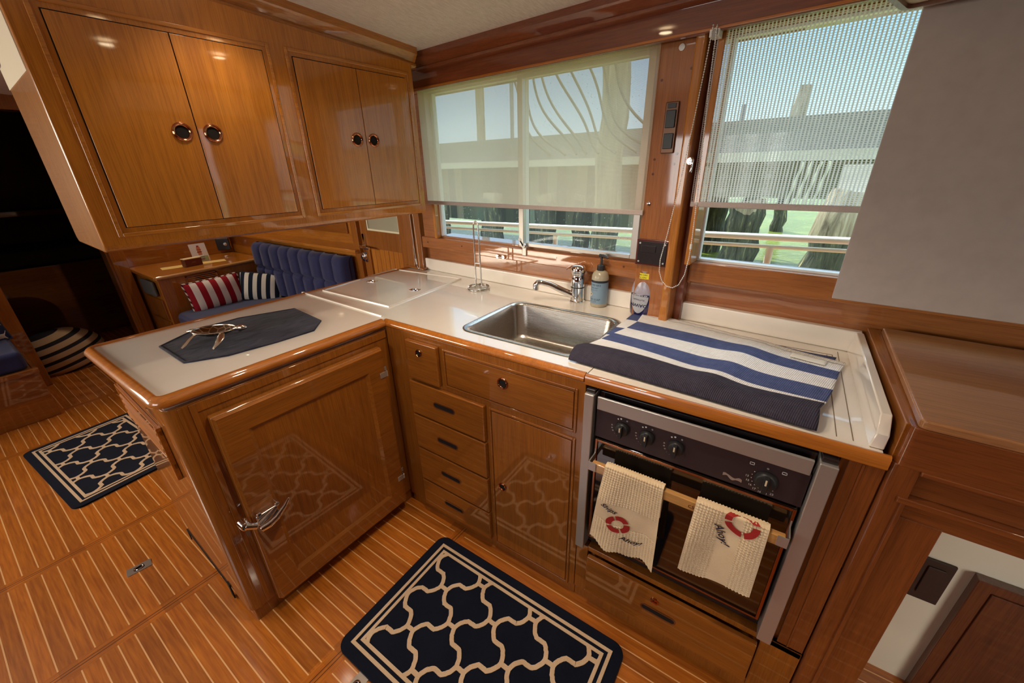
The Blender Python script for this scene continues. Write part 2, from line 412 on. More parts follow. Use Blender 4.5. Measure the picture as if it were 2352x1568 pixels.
# windows
def frame(b, x0, x1, z0, z1, o0, o1, w, wb=None):
    wb = wb or w
    b.wbox(x0, x0+w, o0, o1, z0, z1); b.wbox(x1-w, x1, o0, o1, z0, z1)
    b.wbox(x0+w, x1-w, o0, o1, z0, z0+wb); b.wbox(x0+w, x1-w, o0, o1, z1-wb, z1)
w1 = thing('window_1', None, None, rot=AW); tag(w1, kind='structure')
b = B(); frame(b, -.333, .25, 1.118, 1.80, .69, .715, .018, .006); obj('frame', b, M_WALU, w1, .0015)
b = B(); b.wbox(-.33, .24, .70, .704, 1.12, 1.80); obj('pane', b, M_GLASS, w1)
b = B(); frame(b, .222, .790, 1.124, 1.80, .668, .69, .026, .016); obj('sliding_frame', b, M_ALU, w1, .002)
b = B(); b.wbox(.245, .765, .678, .682, 1.135, 1.79); obj('pane', b, M_GLASS, w1)
w2 = thing('window_2', None, None, rot=AW); tag(w2, kind='structure')
b = B(); frame(b, 1.004, 2.0, 1.142, 1.80, .69, .715, .010, .008); obj('frame', b, M_WALU, w2, .0015)
b = B(); b.wbox(1.01, 1.99, .70, .704, 1.146, 1.79); obj('pane', b, M_PANEG, w2)
# crown along the window wall and above the hanging cabinet
path = [(-.35, .530-.079*-.35), (2.2, .530-.079*2.2)]
def crown(b, p0, p1, n, zfun, prof):
    vs = []
    for p in (p0, p1):
        for o, dz in prof: vs.append((p[0]+n[0]*o, p[1]+n[1]*o, zfun(p[0], p[1])+dz))
    k = len(prof); b.add(vs, [tuple(range(k-1,-1,-1)), tuple(range(k, 2*k))]+[(i,(i+1)%k,k+(i+1)%k,k+i) for i in range(k)])
cprof = [(-.06,.05),(0,.05),(0,-.012),(-.006,-.018),(-.014,-.030),(-.020,-.040),(-.014,-.044),(-.014,-.052),(-.022,-.056),(-.06,-.056)]
b = B(); crown(b, (-.24, Wy(-.24,.518)), (2.3, Wy(2.3,.518)), (-.079,-1), lambda x,y: 1.910+.003*(x), cprof)
struct('trim_11', b, wood('valance','x'))
b = B(); crown(b, (-.171, .50), (-.2365, -.9), (1,-.047), lambda x,y: 1.910+.062*(.49-y), cprof)
struct('trim_12', b, wood('golden','y'))

# side and back of the cabin that are behind the camera
b = B(); b.box(-5.4, 4.0, -2.55, -2.45, 0, 1.06); b.box(-5.4, 4.0, -2.55, -2.45, 1.72, 2.2)
for x0, x1 in ((-5.4,-3.15),(-1.45,-.4),(.7,4.0)): b.box(x0, x1, -2.55, -2.45, 1.06, 1.72)
struct('wall_inboard', b, wood('cabinet','x'))
b = B(); b.box(3.95, 4.05, -2.5, .6, 0, 2.2)
struct('wall_aft', b, wood('cabinet','y'))
b = B(); b.box(2.62, 4.0, .34, .44, 0, 2.1); struct('wall_outboard_aft', b, wood('cabinet','x'))
# forward bulkhead with the opening to the dark cabin
b = B(); b.box(-3.34,-3.2,-.115,-.002,0,1.88); b.box(-3.34,-3.2,-.78,-.70,0,1.88); b.box(-3.34,-3.2,-.78,-.002,1.88,2.1)
b.box(-3.225,-3.185,-.10,-.07,0,1.88); b.box(-3.225,-3.185,-.80,-.77,0,1.88)
struct('door_frame_forward', b, wood('cabinet','z'), bevel=.006); bpy.data.objects['door_frame_forward'].name = 'door_2'
b = B(); b.box(-3.44,-3.34,-.002,1.05,0,2.1); b.box(-3.34,-3.30,-2.5,-.78,0,2.1)
struct('wall_forward', b, wood('golden','y'))
b = B(); b.box(-5.3,-5.2,-2.5,1.0,0,2.2); b.box(-5.3,-3.44,.55,.62,0,2.2); b.box(-5.3,-3.34,-2.0,-1.9,0,2.2)
struct('wall_cabin', b, plain('cabin_lining_dimmed', (.10,.075,.04), .7))  # cream lining painted dark, as the cabin is unlit
b = B(); b.box(-5.3,-3.3,-2.5,1.0,2.02,2.1); struct('ceiling_cabin', b, plain('cabin_head_dimmed', (.10,.07,.05), .7))  # headlining darkened for the unlit cabin as well
# outboard wall of the saloon: lower lining, ledge, upper lining, side door
b = B(); b.box(-3.34,-1.27,.85,.90,0,.92); b.box(-3.34,-1.27,.97,1.05,.92,2.1)
struct('wall_saloon', b, wood('golden','x'))
b = B(); b.box(-3.34,-1.27,.80,1.0,.92,.945); struct('trim_13', b, wood('golden','x'), bevel=.006)
b = B(); b.box(-2.9,-1.55,.955,.97,1.02,1.22); struct('trim_14', b, wood('cabinet','x'), bevel=.006)
d1 = thing('door_1', None, None, rot=AW); tag(d1, kind='structure')
b = B(); b.wbox(-1.33,-1.255,.735,.86,0,2.0); b.wbox(-1.255,-1.235,.76,.86,0,2.0); obj('jamb', b, wood('cabinet','z'), d1, .006)
b = B()
b.wbox(-1.23,-1.165,.755,.79,0,1.95); b.wbox(-.80,-.60,.755,.79,0,1.95); b.wbox(-1.165,-.80,.755,.79,.965,1.085); b.wbox(-1.165,-.80,.755,.79,1.6,1.95)
obj('door_panel', b, wood('cabinet','z'), d1, .003)
b = B()
for i in range(7): b.wbox(-1.165+i*.052,-1.165+i*.052+.050,.767,.785,0,.965)
obj('tongue_boards', b, wood('golden','z'), d1, .004)
b = B(); b.wbox(-1.165,-.80,.770,.775,1.085,1.6)
obj('pane', b, plain('frosted_pane', (.50,.47,.36), .35, trans=.4), d1)
b = B(); frame(b, -1.168,-.797,1.082,1.6,.762,.775,.014,.014); obj('bead', b, plain('cream_bead',(.80,.76,.55),.4), d1)
b = B(); b.wbox(-1.222,-1.196,.745,.755,.86,1.06); 
b.lathe([(.030,0),(.030,.012),(.016,.016),(.016,.024)], M=Matrix.Translation((U(-1.235,.75),V(.752),.895)) @ Matrix.Rotation(pi/2,4,'X'))
b.tube([(U(-1.21,.75),V(.75),.975),(U(-1.21,.71),V(.71),.975),(U(-1.19,.705),V(.705),.975),(U(-1.09,.705),V(.705),.972)], .009)
obj('handle', b, M_CHROME, d1, .002)

# ================================================================= worktops
L = [(0,0),(.866,0),(.866,Wy(.866,.700)),(-.603,Wy(-.603,.700)),(-.665,-.726),(-.027,-.726)]
SINK = rrect(.322,.812,.076,.470,.055,6)
wk = thing('galley_worktop', 'white L-shaped worktop with wood edge holding the sink and running onto the peninsula', 'worktop')
inner = [(-.004,.010),(.865,.010),(.865,Wy(.865,.698)),(-.592,Wy(-.592,.698)),(-.650,-.711),(-.029,-.711)]
b = B(); plate(b, inner, [SINK], .884, .920); obj('surface', b, M_LAM, wk)
edge = [(-.012,.900),(.009,.900),(.0115,.903),(.012,.908),(.010,.915),(.005,.921),(-.002,.9245),(-.008,.9245),(-.012,.921)]
edgeP = [(-.016,.897),(.006,.897),(.0115,.902),(.013,.909),(.010,.917),(.004,.923),(-.004,.9265),(-.012,.9275),(-.016,.923)]
edge2 = [(-.012,.896),(.010,.896),(.014,.901),(.0145,.908),(.012,.916),(.006,.922),(-.002,.9255),(-.008,.9255),(-.012,.921)]
b = B(); b.sweep([(.864,.0),(.010,0)][::-1], edge)
pth = roundpath([(.0145,-.011),(-.013,-.726),(-.665,-.726),(-.605,Wy(-.605,.652))], .035, (1,2), 6)
b.sweep(pth[::-1], edgeP)
obj('edge_moulding', b, wood('trim','y'), wk, smooth=60)
b = B(); b.wbox(-.475,.812,.672,.699,.9205,.987); obj('backsplash', b, M_LAM, wk, .005, rot=AW, seg=3)
b = B(); b.add([(-.650,.040,.9205),(-.030,.014,.9205),(-.030,.026,.9205),(-.650,.052,.9205),(-.650,.042,.926),(-.030,.016,.926),(-.030,.024,.926),(-.650,.050,.926)],
 [(3,2,1,0),(4,5,6,7),(0,1,5,4),(1,2,6,5),(2,3,7,6),(3,0,4,7)]); obj('dividing_strip', b, M_LAM, wk)
lid = [(-.585,.117),(-.105,.117),(-.150,.630),(-.625,.600)]
lid = [(-.590,.119),(-.105,.117),(-.145,.632),(-.632,.607)]
b = B(); b.sweep(lid+lid[:1], [(-.006,.9205),(-.004,.926),(.004,.926),(.006,.9205)])
b.prism([(p[0]+(.0-p[0]-.36)*.03, p[1]+(.37-p[1])*.03) for p in lid], .9205, .9225)
hl = obj('hatch_lid', b, M_LAM, wk)
def flushring(parent, x, y, z, rot, s=1, name='ring_pull'):
    b = B(); M = Matrix.Translation((x,y,z)) @ Matrix.Rotation(rot,4,'Z') @ Matrix.Scale(s,4)
    plate(b, rrect(-.026,.026,-.017,.017,.003,3), [rrect(-.014,.014,-.012,.012,.011,5)], 0, .0015, M=M)
    b.box(-.014,.014,-.012,.012,-.0001,.0003, 1, M)
    pts = [M @ Vector((.011*cos(a), .0095*sin(a), .002)) for a in [2*pi*k/20 for k in range(20)]]
    b.tube(pts, .0022*s, 8, True)
    b.cyl(M@Vector((.013,-.006,.002)), M@Vector((.013,.006,.002)), .0022*s, seg=8)
    return obj(name, b, [M_CHROME, M_HOLE], parent)
flushring(hl, -.519,.356,.9226, .15); flushring(hl, -.196,.355,.9226, .15)

rw = thing('range_worktop', 'white worktop section over the oven with raised edges at the back and right side', 'worktop')
b = B(); b.prism([(.868,.010),(1.505,.010),(1.505,Wy(1.505,.698)),(.868,Wy(.868,.698))], .884, .920)
obj('surface', b, M_LAM, rw)
b = B(); b.sweep([(.868,0),(1.515,0)][::-1], edge2); obj('edge_moulding', b, wood('trim','x'), rw, smooth=60)
b = B(); b.wbox(.960,1.505,.672,.699,.9205,.987); obj('backsplash', b, M_LAM, rw, .004, rot=AW, seg=3)
b = B(); ys_ = Wy(1.5,.672)
b.add([(1.482,.018,.9205),(1.507,.018,.9205),(1.507,ys_,.9205),(1.482,ys_,.9205),(1.488,.050,.987),(1.507,.050,.987),(1.507,ys_,.987),(1.488,ys_,.987),
       (1.486,.018,.955),(1.507,.018,.955)],
      [(0,1,9,8),(8,9,5,4),(1,2,6,5,9),(2,3,7,6),(3,0,8,4,7),(4,5,6,7),(3,2,1,0)])
obj('side_splash', b, M_LAM, rw, .003)
b = B(); b.box(1.430,1.4318,.026,.50,.9201,.9206); b.box(1.458,1.4598,.026,.54,.9201,.9206); b.box(1.30,1.445,.505,.507,.9201,.9206); b.box(1.443,1.445,.47,.507,.9201,.9206)
obj('lid_joints', b, plain('joint_line',(.20,.14,.09),.8), rw)

# sink
sk = thing('sink', 'stainless steel sink bowl set into the white worktop', 'sink', (.567,.273,.92))
b = B(); rings = []
def ringof(x0,x1,y0,y1,r,z): return [(p[0]-.567, p[1]-.273, z) for p in rrect(x0,x1,y0,y1,r,6)]
seq = [(.318,.816,.072,.474,.058,.0015),(.322,.812,.076,.470,.056,.003),(.336,.798,.090,.456,.050,.002),(.341,.793,.095,.451,.048,-.006),(.350,.785,.104,.442,.055,-.135),
       (.362,.773,.116,.430,.060,-.152),(.390,.745,.144,.402,.060,-.158),(.53,.60,.25,.30,.02,-.161)]
for q in seq: rings.append(ringof(*q))
k = len(rings[0]); vs = [v for r_ in rings for v in r_]
fs = [(i*k+j,(i*k)+(j+1)%k,(i+1)*k+(j+1)%k,(i+1)*k+j) for i in range(len(rings)-1) for j in range(k)]
b.add(vs, fs); obj('bowl', b, M_SINK, sk, smooth=60)
b = B(); b.lathe([(.0,-.0035),(.028,-.003),(.030,0),(.040,.0015),(.042,0)], (0,0,-.1605), 28, cap=False); obj('drain', b, M_CHROME, sk)

# tap
tp = thing('kitchen_tap', 'chrome mixer tap with swivel spout behind the sink', 'tap', (.559,.588,.9205)); tp.scale = (1.12,1.12,1.06)
b = B(); b.lathe([(.029,0),(.029,.006),(.026,.010),(.025,.040),(.025,.062)]); obj('base', b, M_CHROME, tp, smooth=30)
b = B(); b.lathe([(.0262,.062),(.0262,.066)]); obj('seal_ring', b, M_BPL, tp)
b = B(); b.lathe([(.025,.066),(.026,.085),(.025,.102),(.0225,.112),(.024,.118)]); obj('body', b, M_CHROME, tp, smooth=30)
b = B(); b.lathe([(.0245,.118),(.027,.124),(.027,.140),(.022,.150),(.010,.154),(0,.155)], sx=1.0)
b.grid(lambda u,v: ( -.012-.042*u, (v-.5)*.034*(1-.3*u), .143-.020*u*u+.007*(1-abs(v*2-1)) ), 8, 7)
b.grid(lambda u,v: ( -.012-.042*u, (v-.5)*.034*(1-.3*u), .136-.020*u*u ), 8, 7)
obj('lever', b, M_CHROME, tp, smooth=60)
b = B(); P0 = Vector((-.015,-.01,.030)); pts = [P0, P0+Vector((-.035,-.018,.018)), P0+Vector((-.075,-.040,.042)), P0+Vector((-.105,-.056,.052)), P0+Vector((-.118,-.063,.050)), P0+Vector((-.124,-.066,.040)), P0+Vector((-.124,-.066,.022))]
b.tube(pts, [.014,.013,.0115,.0115,.012,.0125,.012], 14); obj('spout', b, M_CHROME, tp, smooth=60)

# ================================================================= base cabinets (fridge side faces +x, sink side faces -y)
pn = thing('peninsula_cabinet', 'varnished teak peninsula cabinet with a large latched door and a louvred end', 'cabinet', rot=AP)
body = roundpath([(.014,.012),(.014,-.718),(-.637,-.718),(-.637,.60),(-.03,.60),(-.02,.02)], .03, (1,), 6)
b = B(); b.prism([(p[0],p[1]) for p in body], .06, .884); b.prism([(.006,.012),(.006,-.706),(-.629,-.706),(-.629,.60),(-.04,.60)], 0, .06)
# raised bead round the door opening
fr_ = [(.014,-.015),(.014,-.66)]
b.box(.014,.019,-.665,-.650,.08,.880); b.box(.014,.018,-.665,-.01,.852,.880); b.box(.014,.017,-.690,-.683,.06,.880)
obj('carcass', b, wood('cabinet','z'), pn, .0015, smooth=50)
dr = None
b = B()
y0,y1,z0,z1 = -.636,-.060,.062,.834
b.box(.018,.046,y0,y1,z0,z1)
D = obj('cabinet_door', b, wood('cabinet','z'), pn, .006, seg=3)
b = B(); iy0,iy1,iz0,iz1 = -.560,-.130,.165,.748
# mitred frame with sloping inner edge
def pframe(b, X, y0,y1,z0,z1, w, d):
    o = [(y0,z0),(y1,z0),(y1,z1),(y0,z1)]; i_ = [(y0+w,z0+w),(y1-w,z0+w),(y1-w,z1-w),(y0+w,z1-w)]; j = [(y0+w+d,z0+w+d),(y1-w-d,z0+w+d),(y1-w-d,z1-w-d),(y0+w+d,z1-w-d)]
    vs = [(X,*p) for p in o]+[(X+.010,p[0]+(.004 if p[0]==y0 else -.004),p[1]+(.004 if p[1]==z0 else -.004)) for p in o]+[(X+.010,*p) for p in i_]+[(X,*p) for p in j]
    fs = []
    for a in range(3):
        for k in range(4): fs.append((a*4+k, a*4+(k+1)%4, (a+1)*4+(k+1)%4, (a+1)*4+k))
    b.add(vs, fs)
pframe(b, .0462, y0+.004,y1-.004,z0+.004,z1-.004, .072, .012)
obj('door_frame', b, wood('cabinet','y'), D, smooth=20)
for zc in (.724,.205):
    b = B(); b.box(.0562,.0590,-.092,-.064,zc-.012,zc+.012); b.cyl((.057,-.060,zc-.012),(.057,-.060,zc+.012),.0035); b.box(.020,.057,-.0585,-.0560,zc-.010,zc+.010); b.box(.016,.020,-.0585,-.034,zc-.010,zc+.010)
    obj('hinge', b, M_STEELZ, D, .002)
b = B()   # lever latch
b.cyl((.046,-.655,.455),(.075,-.655,.455),.017,.014); b.tube([(.070,-.655,.455),(.078,-.642,.448),(.082,-.628,.440)], [.012,.010,.011], 10)
b.box(.056,.080,-.625,-.560,.432,.470)
b.tube([(.090,-.625,.428),(.096,-.600,.432),(.098,-.575,.442),(.096,-.545,.462),(.094,-.525,.482)], [.011,.012,.010,.007,.004], 10)
b.cyl((.058,-.560,.474),(.084,-.560,.474),.008); b.cyl((.058,-.615,.474),(.084,-.615,.474),.008)
obj('latch', b, M_CHROME, D, .003, smooth=60)
# louvred panel and kick drawer on the end face (y = -.72)
b = B(); ye = -.7185
b.box(-.600,-.110,ye-.010,ye,.640,.660); b.box(-.600,-.110,ye-.010,ye,.762,.782); b.box(-.600,-.580,ye-.010,ye,.66,.762); b.box(-.130,-.110,ye-.014,ye,.60,.79)
lp_ = obj('louvre_frame', b, wood('trim','x'), pn, .002)
for i in range(4):
    b = B(); z = .672+i*.023; b.add([(-.58,ye-.011,z),(-.13,ye-.011,z),(-.13,ye-.001,z+.018),(-.58,ye-.001,z+.018),(-.58,ye-.008,z-.004),(-.13,ye-.008,z-.004),(-.13,ye-.001,z+.012),(-.58,ye-.001,z+.012)],
     [(0,1,2,3),(7,6,5,4),(0,4,5,1),(2,6,7,3),(0,3,7,4),(1,5,6,2)]); obj('slat', b, wood('trim','x'), lp_)
b = B(); b.box(-.225,-.150,ye-.004,ye,.610,.690); b.box(-.205,-.170,ye-.006,ye-.003,.635,.668, 1); obj('socket_plate', b, [M_WHITE, M_HOLE], pn, .001)
b = B(); b.box(-.60,-.16,ye-.003,ye,.058,.064,0); b.box(-.60,-.585,ye-.003,ye,.010,.058,0); b.box(-.175,-.150,ye-.004,ye,-.0+.004,.075,0); obj('kick_drawer_gap', b, M_HOLE, pn)

sc_ = thing('sink_cabinet', 'varnished teak cabinet front with drawers and a door under the sink', 'cabinet')
b = B(); b.box(.022,.872,-.010,.02,.05,.900); b.box(.022,.872,.0,.02,0,.05); b.box(.022,.040,.02,.64,.05,.882); b.box(.84,.872,.02,.60,.05,.882)
b.box(.04,.84,.02,.60,.05,.09)
obj('face_frame', b, wood('cabinet','z'), sc_, .001)
def bevel_panel(name, x0,x1,z0,z1, par, mat, y=-.009, t=.018, bv=.005):
    b = B(); b.box(x0,x1,y-t,y,z0,z1); return obj(name, b, mat, par, bv, seg=3)
def slot(par, xc, z, w, y):
    b = B(); plate(b, rrect(-w/2-.004,w/2+.004,-.013,.013,.0125,6), [rrect(-w/2,w/2,-.009,.009,.0088,6)], 0, .0015, 0, Matrix.Translation((xc,y,z))@Matrix.Rotation(pi/2,4,'X'))
    b.prism(rrect(-w/2,w/2,-.009,.009,.0088,6), -.0001, .0004, 1, Matrix.Translation((xc,y,z))@Matrix.Rotation(pi/2,4,'X'))
    return obj('finger_slot', b, [wood('dark','x'), M_HOLE], par)
def ring(par, c, axis, r=.020, ri=.013, loc_name='finger_ring'):
    """turned bronze ring with a dark hole, facing along axis"""
    b = B(); M = Matrix.Translation(c) @ Vector(axis).to_track_quat('Z','Y').to_matrix().to_4x4()
    b.lathe([(r,0),(r*.98,.003),((r+ri)/2,.0055),(ri,.003),(ri*.96,.0005)], M=M, cap=False, mi=0); b.lathe([(ri,.0003),(ri,.0008)], M=M, mi=1)
    return obj(loc_name, b, [M_BRONZE, M_HOLE], par, smooth=60)
wx = wood('cabinet','x')
d = bevel_panel('drawer', .142,.302,.716,.896-.018, sc_, wx); ring(d, (.215,-.0275,.838), (0,-1,0), .015,.012)
for z0,z1 in ((.552,.703),(.383,.545),(.209,.376),(.058,.202)):
    d = bevel_panel('drawer', .135,.506,z0,z1, sc_, wx); slot(d, .315, (z0+z1)/2+.004, .10, -.0275)
d = bevel_panel('tilt_front', .334,.838,.733,.862, sc_, wx, t=.006, bv=.001); ring(d, (.585,-.0155,.815), (0,-1,0), .021,.0145)
def bead(par, x0,x1,z0,z1, y=-.009, w=.008, t=.006, mat=None, name='bead'):
    b = B(); b.box(x0-w,x0,y-t,y,z0-w,z1+w); b.box(x1,x1+w,y-t,y,z0-w,z1+w); b.box(x0,x1,y-t,y,z0-w,z0); b.box(x0,x1,y-t,y,z1,z1+w)
    return obj(name, b, mat or wx, par, .002)
bead(sc_, .330,.842,.729,.866)
d = bevel_panel('cabinet_door', .532,.838,.060,.688, sc_, wood('cabinet','z'), t=.006, bv=.001); ring(d, (.569,-.0155,.368), (0,-1,0), .017,.012)
bead(sc_, .528,.842,.056,.692)

ov_c = thing('oven_cabinet', 'varnished teak surround of the oven with one wide slotted drawer below', 'cabinet')
b = B(); b.box(.873,.915,-.008,.02,.05,.274); b.box(.873,1.515,0,.02,0,.05); b.box(.915,1.515,-.008,.02,.258,.278); b.box(.915,1.425,-.008,.02,.05,.075); b.box(1.425,1.515,-.008,.02,.05,.278)
b.box(.873,1.458,.02,.60,.05,.26); b.box(.873,1.46,.58,.60,.26,.88)
obj('face_frame', b, wood('cabinet','z'), ov_c, .002)
b = B(); b.box(1.458,1.515,-.004,.57,.279,.895); b.box(1.446,1.460,.004,.40,.279,.89); b.box(1.480,1.484,-.006,-.004,.279,.89); obj('end_stile', b, wood('mahogany','z'), ov_c, .002)
d = bevel_panel('drawer', .920,1.420,.085,.252, ov_c, wx, bv=.004); slot(d, 1.165,.168,.10,-.0275)
b = B(); b.lathe([(.013,0),(.013,.002),(.010,.0035),(0,.0035)], M=Matrix.Translation((1.15,-.0275,.215))@Matrix.Rotation(pi/2,4,'X')); b.box(1.142,1.158,-.0335,-.031,.2135,.2165)
obj('keyhole_cover', b, M_BRONZE, d)

# ================================================================= oven
ov = thing('oven', 'built-in marine oven with dark control panel and black glass door', 'oven', (1.158,0,.28))
ox, oz = -1.158, -.28
def ob(*a, **k): return B().box(a[0]+ox,a[1]+ox,a[2],a[3],a[4]+oz,a[5]+oz)
for x0,x1 in ((.876,.905),(1.411,1.444)): obj('side_post', ob(x0,x1,-.030,.05,.283,.878), M_STEELZ, ov, .003)
b = ob(.906,1.410,.012,.56,.285,.876); b.box(.878+ox,.904+ox,-.020,.03,.878+oz,.890+oz); b.box(1.413+ox,1.442+ox,-.020,.03,.878+oz,.890+oz); obj('housing', b, M_BLACK, ov, .002)
b = B(); b.add([(x+ox,y,z+oz) for x in (.912,1.404) for y,z in ((-.020,.833),(-.020,.873),(-.012,.873),(-.012,.833))], [(0,1,2,3),(7,6,5,4),(0,4,5,1),(1,5,6,2),(2,6,7,3),(3,7,4,0)])
obj('steel_bar', b, M_STEEL, ov, .002)
FP = B(); FP.add([(x+ox,y,z+oz) for x in (.909,1.408) for y,z in ((-.010,.736),(-.010,.832),(.012,.832),(.012,.736))], [(0,1,2,3),(7,6,5,4),(0,4,5,1),(1,5,6,2),(2,6,7,3),(3,7,4,0)], 0)
fy = -.0108
def front(b, s, x, z, size, mi, **k): text(b, s, size, lambda u,v: (x+ox+u, fy, z+oz+v), mi, **k)
def disc(b, x, z, r, mi, y=fy): b.lathe([(r,0),(r,.0003)], M=Matrix.Translation((x+ox,y,z+oz))@Matrix.Rotation(pi/2,4,'X'), seg=12, mi=mi)
for kx,kz in ((.987,.790),(1.055,.789),(1.130,.787)):
    disc(FP, kx-.006, kz+.030, .0025, 1); disc(FP, kx-.014, kz+.027, .0022, 1)
    front(FP, 'o', kx+.011, kz+.029, .009, 1)
    for a in range(5):
        an = radians(175+a*17); front(FP, 'o' if a < 3 else '.', kx+.030*cos(an), kz+.030*sin(an), .008, 1)
kx,kz = 1.332,.778
front(FP, 'o', kx-.002, kz+.034, .009, 1)
for sx_ in (-.034, .030):
    for z in (0,.006): FP.box(kx+sx_-.005+ox,kx+sx_+.005+ox,fy-.0002,fy,kz+.031+z+oz,kz+.0325+z+oz,1)
    FP.box(kx+sx_-.005+ox,kx+sx_-.0038+ox,fy-.0002,fy,kz+.031+oz,kz+.0385+oz,1); FP.box(kx+sx_+.0038+ox,kx+sx_+.005+ox,fy-.0002,fy,kz+.031+oz,kz+.0385+oz,1)
for a in range(9): an = radians(150+a*20); disc(FP, kx+.029*cos(an), kz+.029*sin(an), .0011, 1)
for a,s in enumerate(('13','15','16','17','19','21','23')): an = radians(185+a*19); front(FP, s, kx+.038*cos(an), kz+.038*sin(an), .008, 1)
# silver wave badge
def badge(u, v):
    x = 1.245+.042*u; c = .757+.003*sin(u*9)-.006*u; h = .0045*(.5+.5*abs(cos(u*7))); return (x+ox, fy-.0003, c+(v-.5)*2*h+oz)
FP.grid(badge, 24, 3, 2)
obj('control_panel', FP, [M_PLUM, M_WHITE, M_STEEL], ov)
for i,(kx,kz,r) in enumerate(((.987,.790,.0205),(1.055,.789,.0205),(1.130,.787,.0205),(1.332,.778,.0245))):
    b = B(); M = Matrix.Translation((kx+ox,-.011,kz+oz))@Matrix.Rotation(pi/2,4,'X')
    b.lathe([(r,0),(r,.006),(r*.86,.012),(r*.8,.013)], M=M, mi=0)
    b.box(-.005,.005,-r*.85,r*.85,.012,.026, 0, M); b.box(-.0018,.0018,r*.15,r*.80,.0258,.0266, 1, M)
    obj('knob', b, [M_BPL, plain('pointer_mark',(.75,.62,.40),.4)] if i == 0 else [M_BPL, bpy.data.materials['pointer_mark']], ov, .001)
dd = obj('oven_door', ob(.914,1.404,-.012,.010,.336,.730), M_DGLASS, ov, .003)
b = B()
for a in ((.914,.921,.336,.730),(1.397,1.404,.336,.730),(.921,1.397,.336,.342),(.921,1.397,.723,.730)): b.box(a[0]+ox,a[1]+ox,-.017,-.012,a[2]+oz,a[3]+oz)
obj('door_edging', b, M_COPPER, dd, .001)
b = B(); b.box(.925+ox,1.395+ox,-.062,-.045,.650+oz,.680+oz); text(b, 'cs', .020, lambda u,v: (1.196+ox+u,-.0624,.665+oz+v), 1)
obj('rail', b, [wood('pale','x'), wood('dark','x')], dd, .003)
for x in (.917,1.401):
    b = B(); b.box(x+ox-.0015,x+ox+.0015,-.058,-.012,.660+oz,.682+oz); b.add([(x+ox-.0015,-.02,.682+oz),(x+ox+.0015,-.02,.682+oz),(x+ox+.0015,-.012,.722+oz),(x+ox-.0015,-.012,.722+oz),(x+ox-.0015,-.012,.682+oz),(x+ox+.0015,-.012,.682+oz)],[(0,1,2,3),(0,4,5,1),(1,5,2),(0,3,4),(3,2,5,4)])
    b.box(min(x,x+.022*(1 if x<1 else -1))+ox,max(x,x+.022*(1 if x<1 else -1))+ox,-.066,-.062,.655+oz,.682+oz); obj('rail_bracket', b, M_STEELZ, dd)

# ================================================================= hanging cabinet
uc = thing('hanging_cabinet', 'varnished teak wall cabinet with four doors hung above the peninsula', 'cabinet', (-.194,0,0), AC)
def ucl(y): return y*1.0011
b = B()
prof = [(-.372,1.288),(-.357,1.273),(-.020,1.273),(-.006,1.279),(0,1.292),(0,1.862),(-.372,1.862)]
vs = [(x,y,z if z < 1.8 else (1.862 if y > 0 else 1.925)) for y in (-.657,.462) for x,z in prof]; k = len(prof)
b.add(vs, [tuple(range(k)), tuple(range(2*k-1,k-1,-1))]+[(i,(i+1)%k,k+(i+1)%k,k+i) for i in range(k)])
obj('carcass', b, wood('golden','z'), uc, .004, smooth=35)
b = B(); b.box(-.372,-.012,-.6585,-.657,1.680,1.905); obj('vinyl_end_panel', b, M_CREAM, uc)
b = B(); plate(b, rrect(-.10,.06,-.06,.22,.05,6), [rrect(-.082,.042,-.042,.202,.035,6)], 0, .006, 0, Matrix.Translation((-.36,-.6585,1.79))@Matrix.Rotation(pi/2,4,'X'))
b.prism(rrect(-.082,.042,-.042,.202,.035,6), .0002, .001, 1, Matrix.Translation((-.36,-.6585,1.79))@Matrix.Rotation(pi/2,4,'X'))
obj('framed_port', b, [wood('dark','z'), M_HOLE], uc)
ds = [(-.598,-.368),(-.368,-.134),(-.041,.190),(.190,.417)]
for (ya,yb),yk in zip(ds, (-.405,-.330,.151,.225)):
    b = B(); b.box(0,.004,ya+.0012,yb-.0012,1.333,1.802); d = obj('cabinet_door', b, wood('golden','z'), uc, .001)
    ring(d, (.004,yk,1.569), (1,0,0), .0245,.0155)
for ya,yb in ((-.598,-.134),(-.041,.417)):
    b = B(); b.box(-.0005,.0006,ya-.0015,yb+.0015,1.3315,1.8045); obj('shadow_gap', b, M_HOLE, uc)
    b = B(); w = .010
    for a in ((ya-.013-w,ya-.013,1.319-w,1.816+w),(yb+.013,yb+.013+w,1.319-w,1.816+w),(ya-.013,yb+.013,1.319-w,1.319),(ya-.013,yb+.013,1.816,1.816+w)): b.box(0,.004,*a)
    obj('bead', b, wood('golden','y'), uc, .0018)

